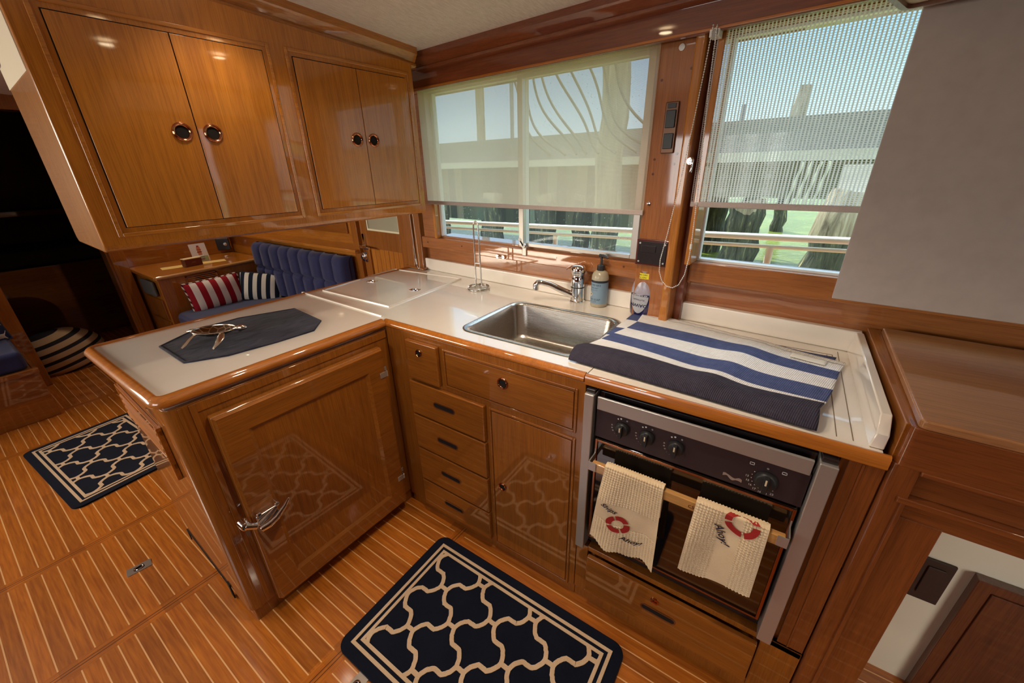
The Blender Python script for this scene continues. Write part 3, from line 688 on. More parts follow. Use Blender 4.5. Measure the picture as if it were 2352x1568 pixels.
# ================================================================= valance and blinds
vl = thing('window_valance', 'backlit reddish varnished wood pelmet board along the top of both windows', 'valance', rot=AW)
b = B(); b.wbox(-.42,2.15,.564,.584,1.790,1.90); b.wbox(-.42,2.15,.584,.66,1.885,1.90); obj('board', b, wood('valance','x'), vl, .003)
b = B(); b.wbox(-.42,2.15,.560,.564,1.792,1.799); b.wbox(-.42,2.15,.560,.564,1.868,1.876); obj('bead', b, wood('trim','x'), vl, .0015)
MB1 = m_blind('blind_weave_fine', .0011, .0016, (.72,.72), (1,.87,.70)); MB2 = m_blind('blind_weave_open', .0086, .0052, (.55,.80), (1,.98,.96)); MBAR = m_fabric('blind_hem', (.50,.42,.38), (.58,.49,.45), 300, .8)
def blind(name, label, x0,x1,zb,mat):
    t = thing(name, label, 'blind', rot=AW, group='sun-screen roller blinds')
    b = B(); b.wbox(x0,x1,.603,.6036,zb+.016,1.86); obj('screen', b, mat, t)
    b = B(); b.wbox(x0,x1,.600,.6075,zb,zb+.017); obj('hem_bar', b, MBAR, t, .003)
    b = B(); b.cyl((U(x0,.62),V(.622),1.862),(U(x1,.62),V(.622),1.862),.018); obj('roller', b, M_WHITE, t)
    return t
bl1 = blind('roller_blind', 'cream roller blind three quarters down over the sliding window behind the tap', -.325,.818,1.296,MB1)
bl2 = blind('roller_blind', 'open-weave roller blind on the right window, partly covered by the grey board', .972,1.99,1.331,MB2)
def chain(par, pts, name='bead_chain', r=.0021):
    b = B(); P = [Vector(p) for p in pts]; L_ = [0]
    for i in range(1,len(P)): L_.append(L_[-1]+(P[i]-P[i-1]).length)
    s = 0; i = 0; ico = [(cos(a)*cos(c)*r, sin(a)*cos(c)*r, sin(c)*r) for c in (-1.0,0,1.0) for a in [pi/3*q for q in range(6)]]
    fs = [(q,(q+1)%6,6+(q+1)%6,6+q) for q in range(6)]+[(6+q,6+(q+1)%6,12+(q+1)%6,12+q) for q in range(6)]+[tuple(range(5,-1,-1)), tuple(range(12,18))]
    while s < L_[-1]:
        while L_[i+1] < s: i += 1
        p = P[i].lerp(P[i+1], (s-L_[i])/(L_[i+1]-L_[i])); b.add([(p.x+q[0],p.y+q[1],p.z+q[2]) for q in ico], fs); s += .0062
    b.tube(P, .0007, 5)
    return obj(name, b, M_WHITE, par, smooth=80)
pts = [(.972,1.80),(.966,1.70),(.955,1.55),(.942,1.40),(.925,1.25),(.912,1.16),(.914,1.12),(.926,1.09),(.945,1.073),(.965,1.070),(.984,1.083),(.998,1.12),(1.004,1.18),(1.004,1.24),(1.000,1.35),(.993,1.50),(.985,1.65),(.982,1.80)]
chain(bl2, [(U(x,.548),V(.548),z) for x,z in pts])
b = B(); b.tube([(U(1.004,.548),V(.548),z) for z in (1.205,1.222)], .0035); obj('chain_joiner', b, M_WHITE, bl2)
b = B(); b.wbox(.966,.990,.552,.59,1.775,1.792); b.cyl((U(.978,.555),V(.552),1.784),(U(.978,.555),V(.56),1.784),.010); obj('chain_bracket', b, M_WHITE, bl2)
pts = [(-.492,1.80),(-.490,1.5),(-.487,1.3),(-.478,1.05),(-.470,.955),(-.460,.940),(-.450,.945),(-.446,.975),(-.452,1.10),(-.462,1.3),(-.466,1.5),(-.468,1.80)]
chain(bl1, [(U(x,.60),V(.60),z) for x,z in pts])
b = B(); b.tube([(U(x,.60),V(.60),z) for x,z in ((-.4745,.995),(-.471,.965))], .0038); obj('chain_joiner', b, M_WHITE, bl1)

# grey board leaning over the right window
b = B(); b.wbox(1.396,2.14,.562,.582,1.106,1.778)
g = obj('window_board', b, M_MATGREY, bevel=.002, rot=AW); tag(g, 'large plain grey board covering the right part of the right-hand window', 'board')

# ================================================================= right-hand desk unit
rd = thing('side_counter', 'raised wooden counter at the far right with an open knee space below', 'counter')
WB = wood('worktop','x'); MH = wood('mahogany','x'); MZ = wood('mahogany','z')
b = B(); b.prism(roundpath([(1.530,-.010),(2.6,-.034),(2.6,.46),(1.538,Wy(1.538,.655))],.014,(0,)), 1.000, 1.020); obj('top', b, WB, rd, .005, seg=3)
b = B(); b.prism([(1.516,.004),(1.540,.004),(1.544,.57),(1.512,.57)], .60, 1.0); obj('side_panel', b, wood('cabinet','y'), rd, .002)
b = B(); b.prism(roundpath([(1.522,-.010),(2.6,-.036),(2.6,.0),(1.522,.024)],.014,(0,)), .912, 1.001); obj('apron', b, MH, rd, .002)
b = B(); b.prism([(1.560,-.016),(2.6,-.040),(2.6,-.018),(1.560,.006)], .905, .914); b.prism([(1.548,.006),(2.6,-.018),(2.6,.006),(1.548,.03)], .845, .905)
b.prism([(1.545,-.014),(2.6,-.038),(2.6,0),(1.545,.024)], .832, .845); b.prism([(1.56,.004),(2.6,-.020),(2.6,.004),(1.56,.028)], .785, .832)
obj('drawer_rail', b, MH, rd, .002)
b = B(); b.prism(roundpath([(1.518,-.009),(1.560,-.010),(1.560,.05),(1.518,.05)],.012,(0,)), 0, .915); b.box(1.560,1.628,.000,.05,0,.79); b.box(1.606,1.628,.05,.30,0,.79); b.box(1.552,1.560,-.014,-.008,0,.84)
obj('post', b, MZ, rd, .002)
b = B(); b.box(1.628,2.6,.300,.325,0,.99); obj('back_lining', b, plain('knee_space_cream', (.86,.78,.60), .6), rd)
b = B(); b.box(1.739,1.805,.292,.2995,.335,.482); b.box(1.755,1.789,.288,.292,.36,.46); obj('cover_plate', b, plain('brown_plate',(.045,.022,.014),.5), rd, .002)
b = B(); b.box(1.836,2.6,.272,.2995,0,.486); b.box(1.866,2.6,.268,.272,0,.458); obj('locker_box', b, wood('dark','z'), rd, .003)
# overhead locker corner, top right
oh = thing('overhead_locker', 'tan overhead locker with dark wood edge at the top right corner of the view', 'locker')
poly = [(1.363,.415),(1.309,.254),(1.309,-.25),(2.3,-.25),(2.3,.13)]
b = B(); b.prism(poly, 1.756, 1.905); obj('body', b, M_CREAM, oh, .004)
b = B(); b.sweep(roundpath([(2.3,.13),(1.363,.415),(1.309,.254),(1.309,-.25)], .02, (1,2), 4), [(-.006,1.748),(.006,1.748),(.008,1.756),(.006,1.775),(0,1.775),(-.006,1.757)]); obj('edging', b, wood('dark','x'), oh, smooth=60)

# ================================================================= saloon forward of the peninsula
dk = thing('corner_desk', 'varnished corner desk with a louvred front beside the blue settee', 'desk')
b = B(); b.prism(roundpath([(-2.66,-.01),(-3.33,.0),(-3.33,.82),(-2.74,.82)],.02,(0,)), .722, .750); obj('desk_top', b, wood('golden','y'), dk, .008, seg=3)
b = B(); b.prism([(-2.675,.010),(-3.33,.02),(-3.33,.80),(-2.755,.80)], 0, .722); obj('body', b, wood('golden','z'), dk, .006)
b = B(); b.tube([(-2.655,.0,.736),(-2.735,.80,.736)], .013); obj('nosing', b, wood('pale','y'), dk)
b = B()
b.box(-2.712,-2.698,.19,.42,.615,.628); b.box(-2.712,-2.690,.19,.42,.70,.712); b.box(-2.712,-2.690,.19,.205,.61,.712); b.box(-2.712,-2.690,.405,.42,.61,.712)
lv = obj('louvre', b, wood('cabinet','y'), dk, .002)
b = B(); b.box(-2.712,-2.700,.205,.405,.628,.700); obj('dark_back', b, M_HOLE, lv)
for i in range(5):
    b = B(); b.box(-2.702,-2.690,.205,.405,.632+i*.014,.639+i*.014); obj('slat', b, wood('golden','y'), lv)
b = B(); b.box(-3.02,-2.74,-.016,.004,.585,.705); obj('grey_vent', b, plain('grey_vent',(.10,.095,.085),.7), dk, .012)
b = B(); b.box(-3.05,-2.70,-.004,.012,.40,.56); b.box(-3.05,-2.70,-.004,.012,.20,.38); obj('drawer_fronts', b, wood('cabinet','z'), dk, .004)
# fiddle and back board behind the desk
b = B(); b.box(-3.34,-3.315,.0,.83,.75,.905); struct('trim_15', b, wood('cabinet','y'), bevel=.004)
# box, card, papers
t = thing('wooden_box', 'small brown box standing on the yellow papers on the desk', 'box', (-2.90,.335,.7515), radians(8))
b = B(); b.box(-.03,.03,-.065,.065,0,.058); obj('body', b, plain('brown_card',(.16,.035,.015),.5), t, .002)
b = B(); b.box(-.032,.032,-.067,.067,.058,.064); obj('lid', b, plain('pale_lid',(.75,.62,.35),.5), t, .001)
b = B(); b.box(.0301,.0306,-.018,.018,.026,.029); b.box(.0301,.0306,-.012,.012,.033,.036); obj('emblem', b, plain('faint_print',(.30,.13,.08),.5), t)
def paper(x,y,w,h,rz,label,c=M_PAPER):
    b = B(); b.box(-w/2,w/2,-h/2,h/2,0,.0006); o = obj('paper_sheet', b, c, loc=(x,y,.7502), rot=rz); return tag(o,label,'paper','yellow papers on the desk')
paper(-2.965,.235,.12,.20,radians(-10),'yellow paper sheet on the desk at the near left side of the small brown box')
paper(-2.93,.49,.11,.20,radians(-14),'yellow paper sheet on the desk on the sofa side of the small brown box')
t = thing('lighthouse_card', 'upright picture card with a red and white lighthouse on the desk', 'card', (-3.02,.452,.7512), radians(0))
M = Matrix.Rotation(radians(-10),4,'Y')
b = B(); b.box(-.002,.002,-.062,.062,0,.155,None,M); obj('card', b, plain('card_sky',(.70,.62,.60),.6), t)
b = B(); b.mi = 0
def cf(y0,y1,z0,z1,mi): b.box(.0021,.0026,y0,y1,z0,z1,mi,M)
cf(-.05,.055,.004,.045,0); cf(-.022,.026,.012,.055,1); cf(-.012,.016,.055,.125,2); cf(-.016,.020,.078,.086,3); cf(-.016,.020,.100,.105,3); cf(-.007,.011,.125,.138,3); cf(-.012,.025,.012,.026,3)
obj('picture', b, [plain('card_green',(.32,.36,.18),.6), plain('card_cream',(.85,.78,.70),.6), plain('card_red',(.55,.16,.07),.6), plain('card_maroon',(.28,.04,.04),.6)], t)
b = B(); b.box(-.012,.012,-.008,.008,0,.010); tag(obj('eraser', b, M_WHITE, loc=(-3.06,.66,.7505), bevel=.002, rot=.4), 'tiny white block lying on the desk near the sofa', 'eraser')
t = thing('wall_speaker', 'black square speaker panel above the far corner of the desk', 'speaker', (-3.29,.75,.83), radians(-35))
b = B(); b.box(-.006,.012,-.055,.055,-.05,.06); obj('housing', b, M_BPL, t, .006); b = B(); b.lathe([(.016,0),(.016,.004),(.006,.008)], M=Matrix.Translation((.012,.02,.005))@Matrix.Rotation(pi/2,4,'Y')); obj('cone', b, M_ALU, t)

# settee with buttoned back along the outboard side
sf = thing('blue_settee', 'navy blue settee with a channel-tufted back beyond the peninsula', 'sofa')
def back(u, v):
    x = -2.70 + u*1.36; z = .47 + v*.43
    ch = abs(((u*9+.5) % 1)*2-1)         # 1 at groove
    g = max(0, 1-(1-abs(((u*9) % 1)*2-1))*0) if False else 0
    gr = math.exp(-((((u*9) % 1)-.5)*2)**2*0)  # placeholder
    f = (u*9) % 1; d = min(f, 1-f)
    gv = math.exp(-(d/.07)**2); gh = math.exp(-((v-.52)/.028)**2)
    bulge = .022*min(1, sqrt(max(0, d*2)))*(1-.7*gh)
    y = .735 - bulge + .014*gv + .010*gh
    if v > .86:
        a = (v-.86)/.14; y += .055*a*a; z = .47+.86*.43 + .43*.14*sin(a*pi/2)
    e = min(u, 1-u)
    if e < .03: y += .03*(1-e/.03)**2
    return (x, y, z)
b = B(); b.grid(back, 118, 46)
b.add([(-2.70,.74,.47),(-1.345,.74,.47),(-1.345,.82,.47),(-2.70,.82,.47),(-2.70,.78,.895),(-1.347,.78,.89),(-1.347,.82,.885),(-2.70,.82,.895)], [(0,1,5,4),(1,2,6,5),(2,3,7,6),(3,0,4,7),(4,5,6,7)][1:])
obj('backrest', b, M_NAVYF, sf, smooth=70)
b = B(); b.prism(roundpath([(-2.66,.03),(-1.26,.03),(-1.26,.74),(-2.66,.74)],.09,(0,),8), .34, .455); obj('seat_cushion', b, M_NAVYF, sf, .03, seg=4)
b = B(); b.box(-2.66,-1.26,.06,.82,0,.34); obj('base', b, wood('cabinet','x'), sf, .004)
def m_stripes(name, n_, c1, c2, axis=0, off=0):
    n = N(name); S3 = n.sep(n.co(uv=True)); t = n.math('FRACT', n.math('ADD', n.math('MULTIPLY', S3[axis], n_), off))
    f = n.noise(n.co(), 600, 2); col = n.mix(n.math('LESS_THAN', t, .5), c2, c1)
    return n.done(n.pbr(col, .9, normal=n.bump(f, .35, .001), spec=.2))
def pillow(name, label, loc, rot, w, h, th, mat, piping, cat='cushion', group=None):
    """stuffed cushion, w by h, standing on its edge; front faces local +x"""
    t = thing(name, label, cat, loc, 0, group); t.rotation_euler = rot
    nu, nv = 25, 21; b = B()
    def sh(s):
        def f(u, v):
            a, c = u*2-1, v*2-1; k = (1-abs(a)**2.6)*(1-abs(c)**2.6)
            pin = 1-.06*(abs(a)**2)*(1-abs(c)**2)*0
            px = a*w/2*(1-.07*(1-abs(c)**2.2)*(abs(a)**3)); px = a*w/2*(1-.05*(1-c*c)); pz = c*h/2*(1-.05*(1-a*a))
            return (s*th/2*max(0,k)**.55, px, pz+h/2)
        return f
    me_uv = []
    b.grid(sh(1), nu, nv); b.grid(sh(-1), nu, nv)
    o = obj('cover', b, mat, t, smooth=80)
    uv = o.data.uv_layers.new(name='UV')
    for l in o.data.loops:
        co = o.data.vertices[l.vertex_index].co; uv.data[l.index].uv = (co.y/w+.5, co.z/h)
    b = B(); pts = [sh(1)(i/12,0) for i in range(12)]+[sh(1)(1,i/12) for i in range(12)]+[sh(1)(1-i/12,1) for i in range(12)]+[sh(1)(0,1-i/12) for i in range(12)]
    b.tube([(0,p[1],p[2]) for p in pts], .006, 8, True); obj('piping', b, piping, t)
    return t
def m_rope():
    n = N('striped_piping'); w = n.new('ShaderNodeTexWave'); n.link(n.co((1,1,1)), w.inputs[0]); w.inputs['Scale'].default_value = 14; w.bands_direction = 'DIAGONAL'
    return n.done(n.pbr(n.ramp(w.outputs['Fac'], [(.45,(.10,.01,.02)),(.55,(.8,.75,.65))]), .8))
M_ROPE = m_rope()
pillow('striped_cushion', 'crimson and white striped lumbar cushion on the blue settee against the desk', (-2.545,.335,.440), (radians(3),radians(-14),radians(-4)), .40,.245,.12,
       m_stripes('crimson_stripes', 4.5, (.33,.012,.022), (.80,.72,.66), 0, 0), M_ROPE, group='striped cushions on the settee')
pillow('striped_cushion', 'navy and white striped cushion in the corner of the blue settee', (-2.44,.590,.440), (radians(-10),radians(-22),radians(-34)), .33,.245,.11,
       m_stripes('navy_stripes', 5.0, (.82,.78,.68), (.010,.018,.035), 0, .3), plain('navy_cord',(.012,.018,.035),.8), group='striped cushions on the settee')

# settee on the inboard side, far left
st = thing('inboard_settee', 'wood-fronted settee with a navy seat cushion at the far left edge', 'sofa')
b = B(); b.box(-3.17,-2.55,-2.30,-.775,0,.335); b.box(-2.565,-2.535,-2.30,-.760,.318,.352); b.box(-3.17,-2.55,-.785,-.765,0,.34); obj('base', b, wood('cabinet','y'), st, .006)
b = B(); b.box(-3.16,-2.565,-2.28,-.79,.345,.47); obj('seat_cushion', b, M_NAVYF, st, .03, seg=4)
b = B(); b.box(-3.295,-3.17,-2.28,-.83,.47,.86); obj('backrest', b, M_NAVYF, st, .03, seg=4)

def trellis_segments(x0, x1, y0, y1, ax, ay, ox_, oy_):
    """moorish trellis: stepped bars running between short bars set on a diamond grid"""
    segs = []; h = .015
    shp = [(0,0),(.03,.12),(.10,.27),(.19,.39),(.28,.47),(.31,.50),(.69,.50),(.72,.53),(.81,.61),(.90,.73),(.97,.88),(1,1)]
    for i in range(-14,15):
        for j in range(-14,15):
            if (i+j) % 2: continue
            nx, ny = ox_+i*ax, oy_+j*ay
            if x0-.15 < nx < x1+.15 and y0-.15 < ny < y1+.15: segs.append([(nx-h-.002,ny),(nx+h+.002,ny)])
            for s in (1,-1):
                if max(nx,nx+ax) < x0-.02 or nx > x1+.02 or max(ny,ny+s*ay) < y0-.02 or min(ny,ny+s*ay) > y1+.02: continue
                segs.append([(nx+h+(ax-2*h)*p, ny+s*ay*q) for p,q in shp])
    return segs
def clip_poly(b, polys, x0, x1, y0, y1, z0, z1, mi):
    z1 += random.uniform(0,.0005)
    bm = bmesh.new()
    for p in polys:
        vv = [bm.verts.new((q[0], q[1], 0)) for q in p]
        bm.faces.new(vv)
    for co, no in (((x0,0,0),(-1,0,0)),((x1,0,0),(1,0,0)),((0,y0,0),(0,-1,0)),((0,y1,0),(0,1,0))):
        bmesh.ops.bisect_plane(bm, geom=bm.verts[:]+bm.edges[:]+bm.faces[:], plane_co=co, plane_no=no, clear_outer=True)
    for f in bm.faces: 
        f.normal_update()
        if f.normal.z < 0: f.normal_flip()
    r = bmesh.ops.extrude_face_region(bm, geom=bm.faces[:])
    for g in r['geom']:
        if isinstance(g, bmesh.types.BMVert): g.co.z = 1
    for v in bm.verts: v.co.z = z1 if v.co.z > .5 else z0
    bm.verts.index_update(); b.add([v.co[:] for v in bm.verts], [tuple(v.index for v in f.verts) for f in bm.faces], mi); bm.free()
def ribbon(seg, w):
    out = []
    P = [Vector(p) for p in seg]
    Q = []
    for i in range(len(P)-1):
        m = max(1, int((P[i+1]-P[i]).length/.006)); Q += [P[i].lerp(P[i+1], k/m) for k in range(m)]
    P = Q+[P[-1]]
    P = [P[0]]+[p+Vector((random.uniform(-.0008,.0008), random.uniform(-.0008,.0008))) for p in P[1:-1]]+[P[-1]]
    ns = []
    for i in range(len(P)):
        a = P[max(0,i-1)]; c = P[min(len(P)-1,i+1)]; d = (c-a).normalized(); ns.append(Vector((-d.y,d.x))*w/2)
    for i in range(len(P)-1):
        out.append([P[i]+ns[i], P[i]-ns[i], P[i+1]-ns[i+1], P[i+1]+ns[i+1]])
    return out
def m_pile(name, c, c2):
    n = N(name); f = n.noise(n.co(), 700, 2, .7); g = n.noise(n.co(), 8, 2)
    return n.done(n.pbr(n.ramp(n.math('ADD', n.math('MULTIPLY',f,.7), n.math('MULTIPLY',g,.3)), [(.35,c),(.65,c2)]), .95, normal=n.bump(f,.8,.003), spec=.1, sheen=.05))
M_PILE_N = m_pile('navy_pile', (.004,.006,.014), (.010,.014,.032)); M_PILE_C = m_pile('cream_pile', (.76,.52,.32), (.98,.74,.50))
def rug(label, loc, rot, lx, ly, nodex, nodey):
    b = B(); b.prism(rrect(0,lx,0,ly,.04,8), .0, .009, 0)
    for ins, w in ((.034,.011),(.056,.011)):
        for a in ((ins,lx-ins,ins,ins+w),(ins,lx-ins,ly-ins-w,ly-ins),(ins,ins+w,ins+w,ly-ins-w),(lx-ins-w,lx-ins,ins+w,ly-ins-w)): b.box(a[0],a[1],a[2],a[3],.008,.0108,1)
    q = .064
    for s in trellis_segments(q, lx-q, q, ly-q, .113, .085, nodex, nodey):
        for pl in ribbon(s, .0145): clip_poly(b, [pl], q, lx-q, q, ly-q, .008, .0104, 1)
    o = obj('kitchen_rug', b, [M_PILE_N, M_PILE_C], bevel=0, loc=loc, rot=rot, smooth=30)
    return tag(o, label, 'rug', 'navy trellis rugs')
rug('large navy rug with cream trellis pattern in front of the sink and oven cabinets', (.288,-.605,.0005), 0, .812, .522, .457-.288, -.2605+.605)
rug('navy rug with cream trellis pattern lying beyond the end of the peninsula', (-2.132,-1.002,.0005), radians(4.0), .845, .50, .113, .09)

pillow('trellis_cushion', 'navy cushion with a white trellis pattern on the settee at the far left edge', (-2.93,-.985,.468), (0,radians(-16),radians(10)), .42,.36,.13, None or plain('tmp',(.02,.03,.07),.9), plain('navy_cord2',(.02,.03,.07),.8))
def m_trellis():
    n = N('trellis_print'); X,Y,Z = n.sep(n.co(uv=True))
    a = n.math('MULTIPLY', n.math('SINE', n.math('MULTIPLY', X, 26)), 1); c = n.math('SINE', n.math('MULTIPLY', Y, 22))
    s = n.math('ADD', n.math('ABSOLUTE', n.math('ADD', a, c)), 0); wob = n.math('MULTIPLY', n.math('SINE', n.math('MULTIPLY', X, 78)), .16)
    l = n.math('LESS_THAN', n.math('ABSOLUTE', n.math('ADD', n.math('ADD', a, c), wob)), .20)
    return n.done(n.pbr(n.mix(l, (.018,.030,.085), (.62,.60,.55)), .9, spec=.2))
[o for o in bpy.data.objects if o.name.startswith('trellis_cushion')][0].children[0].data.materials[0] = m_trellis()

# unlit forward cabin: its gloom is put into dark colours
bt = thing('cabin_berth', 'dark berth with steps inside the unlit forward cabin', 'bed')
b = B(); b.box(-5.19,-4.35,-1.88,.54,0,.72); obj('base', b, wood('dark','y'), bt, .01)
b = B(); b.box(-5.19,-4.40,-1.86,.52,.72,.86); obj('mattress', b, plain('dimmed_cloth',(.035,.030,.025),.9), bt, .04, seg=3)
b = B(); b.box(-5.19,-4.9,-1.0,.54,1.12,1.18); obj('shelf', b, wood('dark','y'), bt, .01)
# striped bean cushion in the doorway
t = thing('striped_floor_cushion', 'large tan cushion with dark stripes slumped on the floor in the doorway', 'cushion', (-3.56,-.55,0))
def bean(u, v):
    a = u*2*pi; z = v; r = .27*(1-abs(2*v-.72)**2.6*.55 if v < .86 else 1-abs(2*.86-.72)**2.6*.55) ; r = .27*sqrt(max(0,1-max(0,(v-.25)/.75)**2.2))*(1 if v > .1 else .86+1.4*v)
    return (r*cos(a)*.8+.05*v, r*sin(a), .34*v)
b = B(); b.grid(bean, 40, 24, closed_u=True)
n = N('tan_dark_stripes'); X,Y,Z = n.sep(n.co()); tt = n.math('FRACT', n.math('ADD', n.math('MULTIPLY', n.math('ADD', Z, n.math('MULTIPLY', Y, -.25)), 15), 10.1)); 
ms = n.done(n.pbr(n.mix(n.math('LESS_THAN', tt, .40), (.50,.36,.22), (.012,.012,.018)), .9))
obj('cover', b, ms, t, smooth=80)

# ================================================================= things on the worktops
# octagonal placemat
t_poly = [(-.452,-.571),(-.526,-.441),(-.434,-.117),(-.190,-.149),(-.127,-.222),(-.152,-.478),(-.213,-.580)]
t_poly = [(-.448,-.585),(-.528,-.455),(-.520,-.300),(-.437,-.112),(-.196,-.140),(-.122,-.216),(-.133,-.350),(-.160,-.490),(-.222,-.590)]
def m_place():
    n = N('crushed_navy_velvet'); f = n.noise(n.co((1,.35,1)), 34, 4, .6, 1.2); g = n.noise(n.co(), 500, 2)
    return n.done(n.pbr(n.ramp(f, [(.3,(.012,.013,.028)),(.7,(.045,.043,.065))]), .85, normal=n.bump(n.math('ADD', n.math('MULTIPLY',f,3), g), .4, .002), sheen=.08, spec=.15))
b = B(); b.prism(t_poly, .9212, .9242); cx_, cy_ = -.32, -.34
b.sweep([(p[0]*.985+cx_*.015, p[1]*.985+cy_*.015) for p in t_poly][::1]+[], [(-.004,.9235),(-.002,.926),(.002,.926),(.004,.9235)], closed=True)
tag(obj('placemat', b, m_place(), smooth=50), 'dark navy elongated placemat lying on the peninsula worktop', 'placemat')
# turtle dish
tu = thing('turtle_dish', 'silver turtle-shaped dish on the dark placemat', 'dish', (-.325,-.455,.9255), radians(38))
def m_silver():
    n = N('aged_silver'); v = n.new('ShaderNodeTexVoronoi', feature='DISTANCE_TO_EDGE'); n.link(n.co(), v.inputs['Vector']); v.inputs['Scale'].default_value = 42
    f = n.math('LESS_THAN', v.outputs['Distance'], .07)
    return n.done(n.pbr(n.mix(f, (.24,.19,.13), (.72,.66,.56)), .28, 1, normal=n.bump(v.outputs['Distance'], .5, .002)))
MS = m_silver(); MSP = plain('polished_silver',(.72,.64,.55),.22,1)
def shell(r0, z0, dz):
    def f(u, v):
        a = u*2*pi; r = v; return (r*.068*cos(a)*(1+.06*cos(a)), r*.045*sin(a), z0+dz*r*r)
    return f
b = B(); b.grid(shell(1,.022,.020), 40, 9, closed_u=True); b.grid(shell(1,.019,.020), 40, 9, closed_u=True); obj('bowl', b, MS, tu, smooth=70)
b = B(); b.tube([(.0715*cos(a)*(1+.06*cos(a))*.97,.0455*sin(a),.0425) for a in [2*pi*k/36 for k in range(36)]], .0022, 8, True); obj('rim', b, MSP, tu)
b = B(); b.tube([(.068,0,.040),(.080,0,.044),(.092,0,.046),(.104,0,.045),(.112,0,.043)], [.006,.0075,.011,.009,.003], 12); obj('head', b, MSP, tu, smooth=60)
b = B(); b.tube([(-.062,0,.040),(-.076,0,.040),(-.088,0,.038)], [.008,.006,.002], 8); obj('tail', b, MSP, tu, smooth=60)
def flip(pts, w, th):
    b = B(); P = [Vector(p) for p in pts]; n_ = len(P); vs = []
    for i,p in enumerate(P):
        d = (P[min(n_-1,i+1)]-P[max(0,i-1)]).normalized(); s_ = d.cross(Vector((0,0,1))).normalized(); u_ = s_.cross(d)
        for a in [2*pi*k/12 for k in range(12)]: vs.append(p + s_*cos(a)*w[i] + u_*sin(a)*th)
    fs = [(i*12+j,i*12+(j+1)%12,(i+1)*12+(j+1)%12,(i+1)*12+j) for i in range(n_-1) for j in range(12)]+[tuple(range(11,-1,-1)),tuple((n_-1)*12+j for j in range(12))]
    return b.add(vs, fs)
for sx_,sy_ in ((1,1),(1,-1)): obj('front_flipper', flip([(.045,.034*sy_,.038),(.052,.055*sy_,.030),(.046,.072*sy_,.016),(.036,.082*sy_,.003)], [.010,.013,.012,.006], .003), MSP, tu, smooth=60)
for sy_ in (1,-1): obj('rear_flipper', flip([(-.048,.026*sy_,.036),(-.060,.042*sy_,.024),(-.068,.056*sy_,.012),(-.074,.066*sy_,.003)], [.008,.011,.011,.006], .003), MSP, tu, smooth=60)

# paper towel holder (empty wire stand)
t = thing('paper_towel_holder', 'empty chrome wire paper towel stand on the worktop by the left window', 'holder', (.062,.533,.9205))
MW = plain('satin_wire', (.60,.57,.53), .22, 1)
b = B(); ar = [(.052*cos(a),.052*sin(a),.004) for a in [radians(20+k*12) for k in range(29)]]; b.tube(ar, .0036, 10)
b.tube([(.052*cos(a),.052*sin(a),.011) for a in [radians(-60+k*12) for k in range(23)]], .0036, 10); obj('base_ring', b, MW, t, smooth=60)
b = B(); b.tube([(-.050,-.006,.008),(-.030,-.004,.012),(-.018,-.002,.016),(-.0165,0,.05),(-.0150,0,.18),(-.0135,0,.300),(-.010,0,.312),(0,0,.319),(.010,0,.312),(.0135,0,.300),(.0150,0,.18),(.0165,0,.05),(.018,.002,.016),(.030,.004,.012),(.050,.006,.008)], .0037, 10); obj('loop', b, MW, t, smooth=60)
b = B(); b.cyl((-.0155,0,.125),(.0155,0,.125),.0028); obj('cross_bar', b, MW, t)

# hand soap
t = thing('soap_dispenser', 'hand soap pump bottle with blue label behind the sink', 'soap', (.657,.590,.9205))
n = N('soap_plastic'); M_SOAP = n.done(n.pbr((.62,.55,.40), .25, spec=.5, trans=.35))
b = B(); b.lathe([(.0,.0),(.031,.0),(.034,.004),(.0345,.015),(.0345,.118),(.033,.130),(.028,.142),(.020,.148),(.0125,.151),(.0125,.156)]); obj('bottle', b, M_SOAP, t, smooth=60)
b = B()
def cylw(th0): 
    def f(x, y): a = th0 + x/.0351; return (.0352*cos(a), .0352*sin(a), y)
    return f
b.grid(lambda u,v: (.0349*cos(u*2*pi),.0349*sin(u*2*pi),.016+v*.088), 48, 2, 0, True)
b.grid(lambda u,v: (.0350*cos(u*2*pi),.0350*sin(u*2*pi),.104+v*.009), 48, 2, 1, True)
th = radians(-112)
for s,z,sz in (("MRS. MEYER'S",.094,.0105),('CLEAN DAY',.082,.0078),('HAND SOAP',.034,.0112),('RAIN WATER',.025,.0050),('GARDEN FRESH SCENT',.073,.0036),('12.5 FL OZ',.019,.0034)):
    text(b, s, sz, (lambda zz: (lambda x,y: cylw(th)(x,y+zz)))(z), 1)
for z in (.066,.061,.048,.044): text(b, '- - - - - - -', .005, (lambda zz: (lambda x,y: cylw(th)(x+.002,y+zz)))(z), 1)
M = None
for i,(r_,mi) in enumerate(((.0085,2),(.005,3))):
    vs = [cylw(th)(-.014+r_*cos(a), .054+r_*sin(a)) for a in [2*pi*k/16 for k in range(16)]]; vs = [(v[0]*(1.004+.002*i),v[1]*(1.004+.002*i),v[2]) for v in vs]; b.add(vs, [tuple(range(16))], mi)
b.v = [tuple(v) for v in b.v]
obj('label', b, [plain('label_blue',(.20,.30,.40),.5), plain('label_ink',(.012,.016,.03),.5), plain('label_cream',(.75,.66,.45),.5), plain('label_brown',(.25,.18,.10),.5)], t)
b = B(); b.lathe([(.0145,.150),(.0155,.153),(.0155,.170),(.011,.172),(.006,.174),(.0048,.176),(.0045,.205),(.007,.206),(.007,.211),(0,.211)])
b.tube([(-.010,.002,.209),(.008,-.002,.2095),(.022,-.005,.207),(.029,-.007,.202)], [.0062,.0062,.005,.004], 10); obj('pump', b, M_BPL, t, smooth=50)

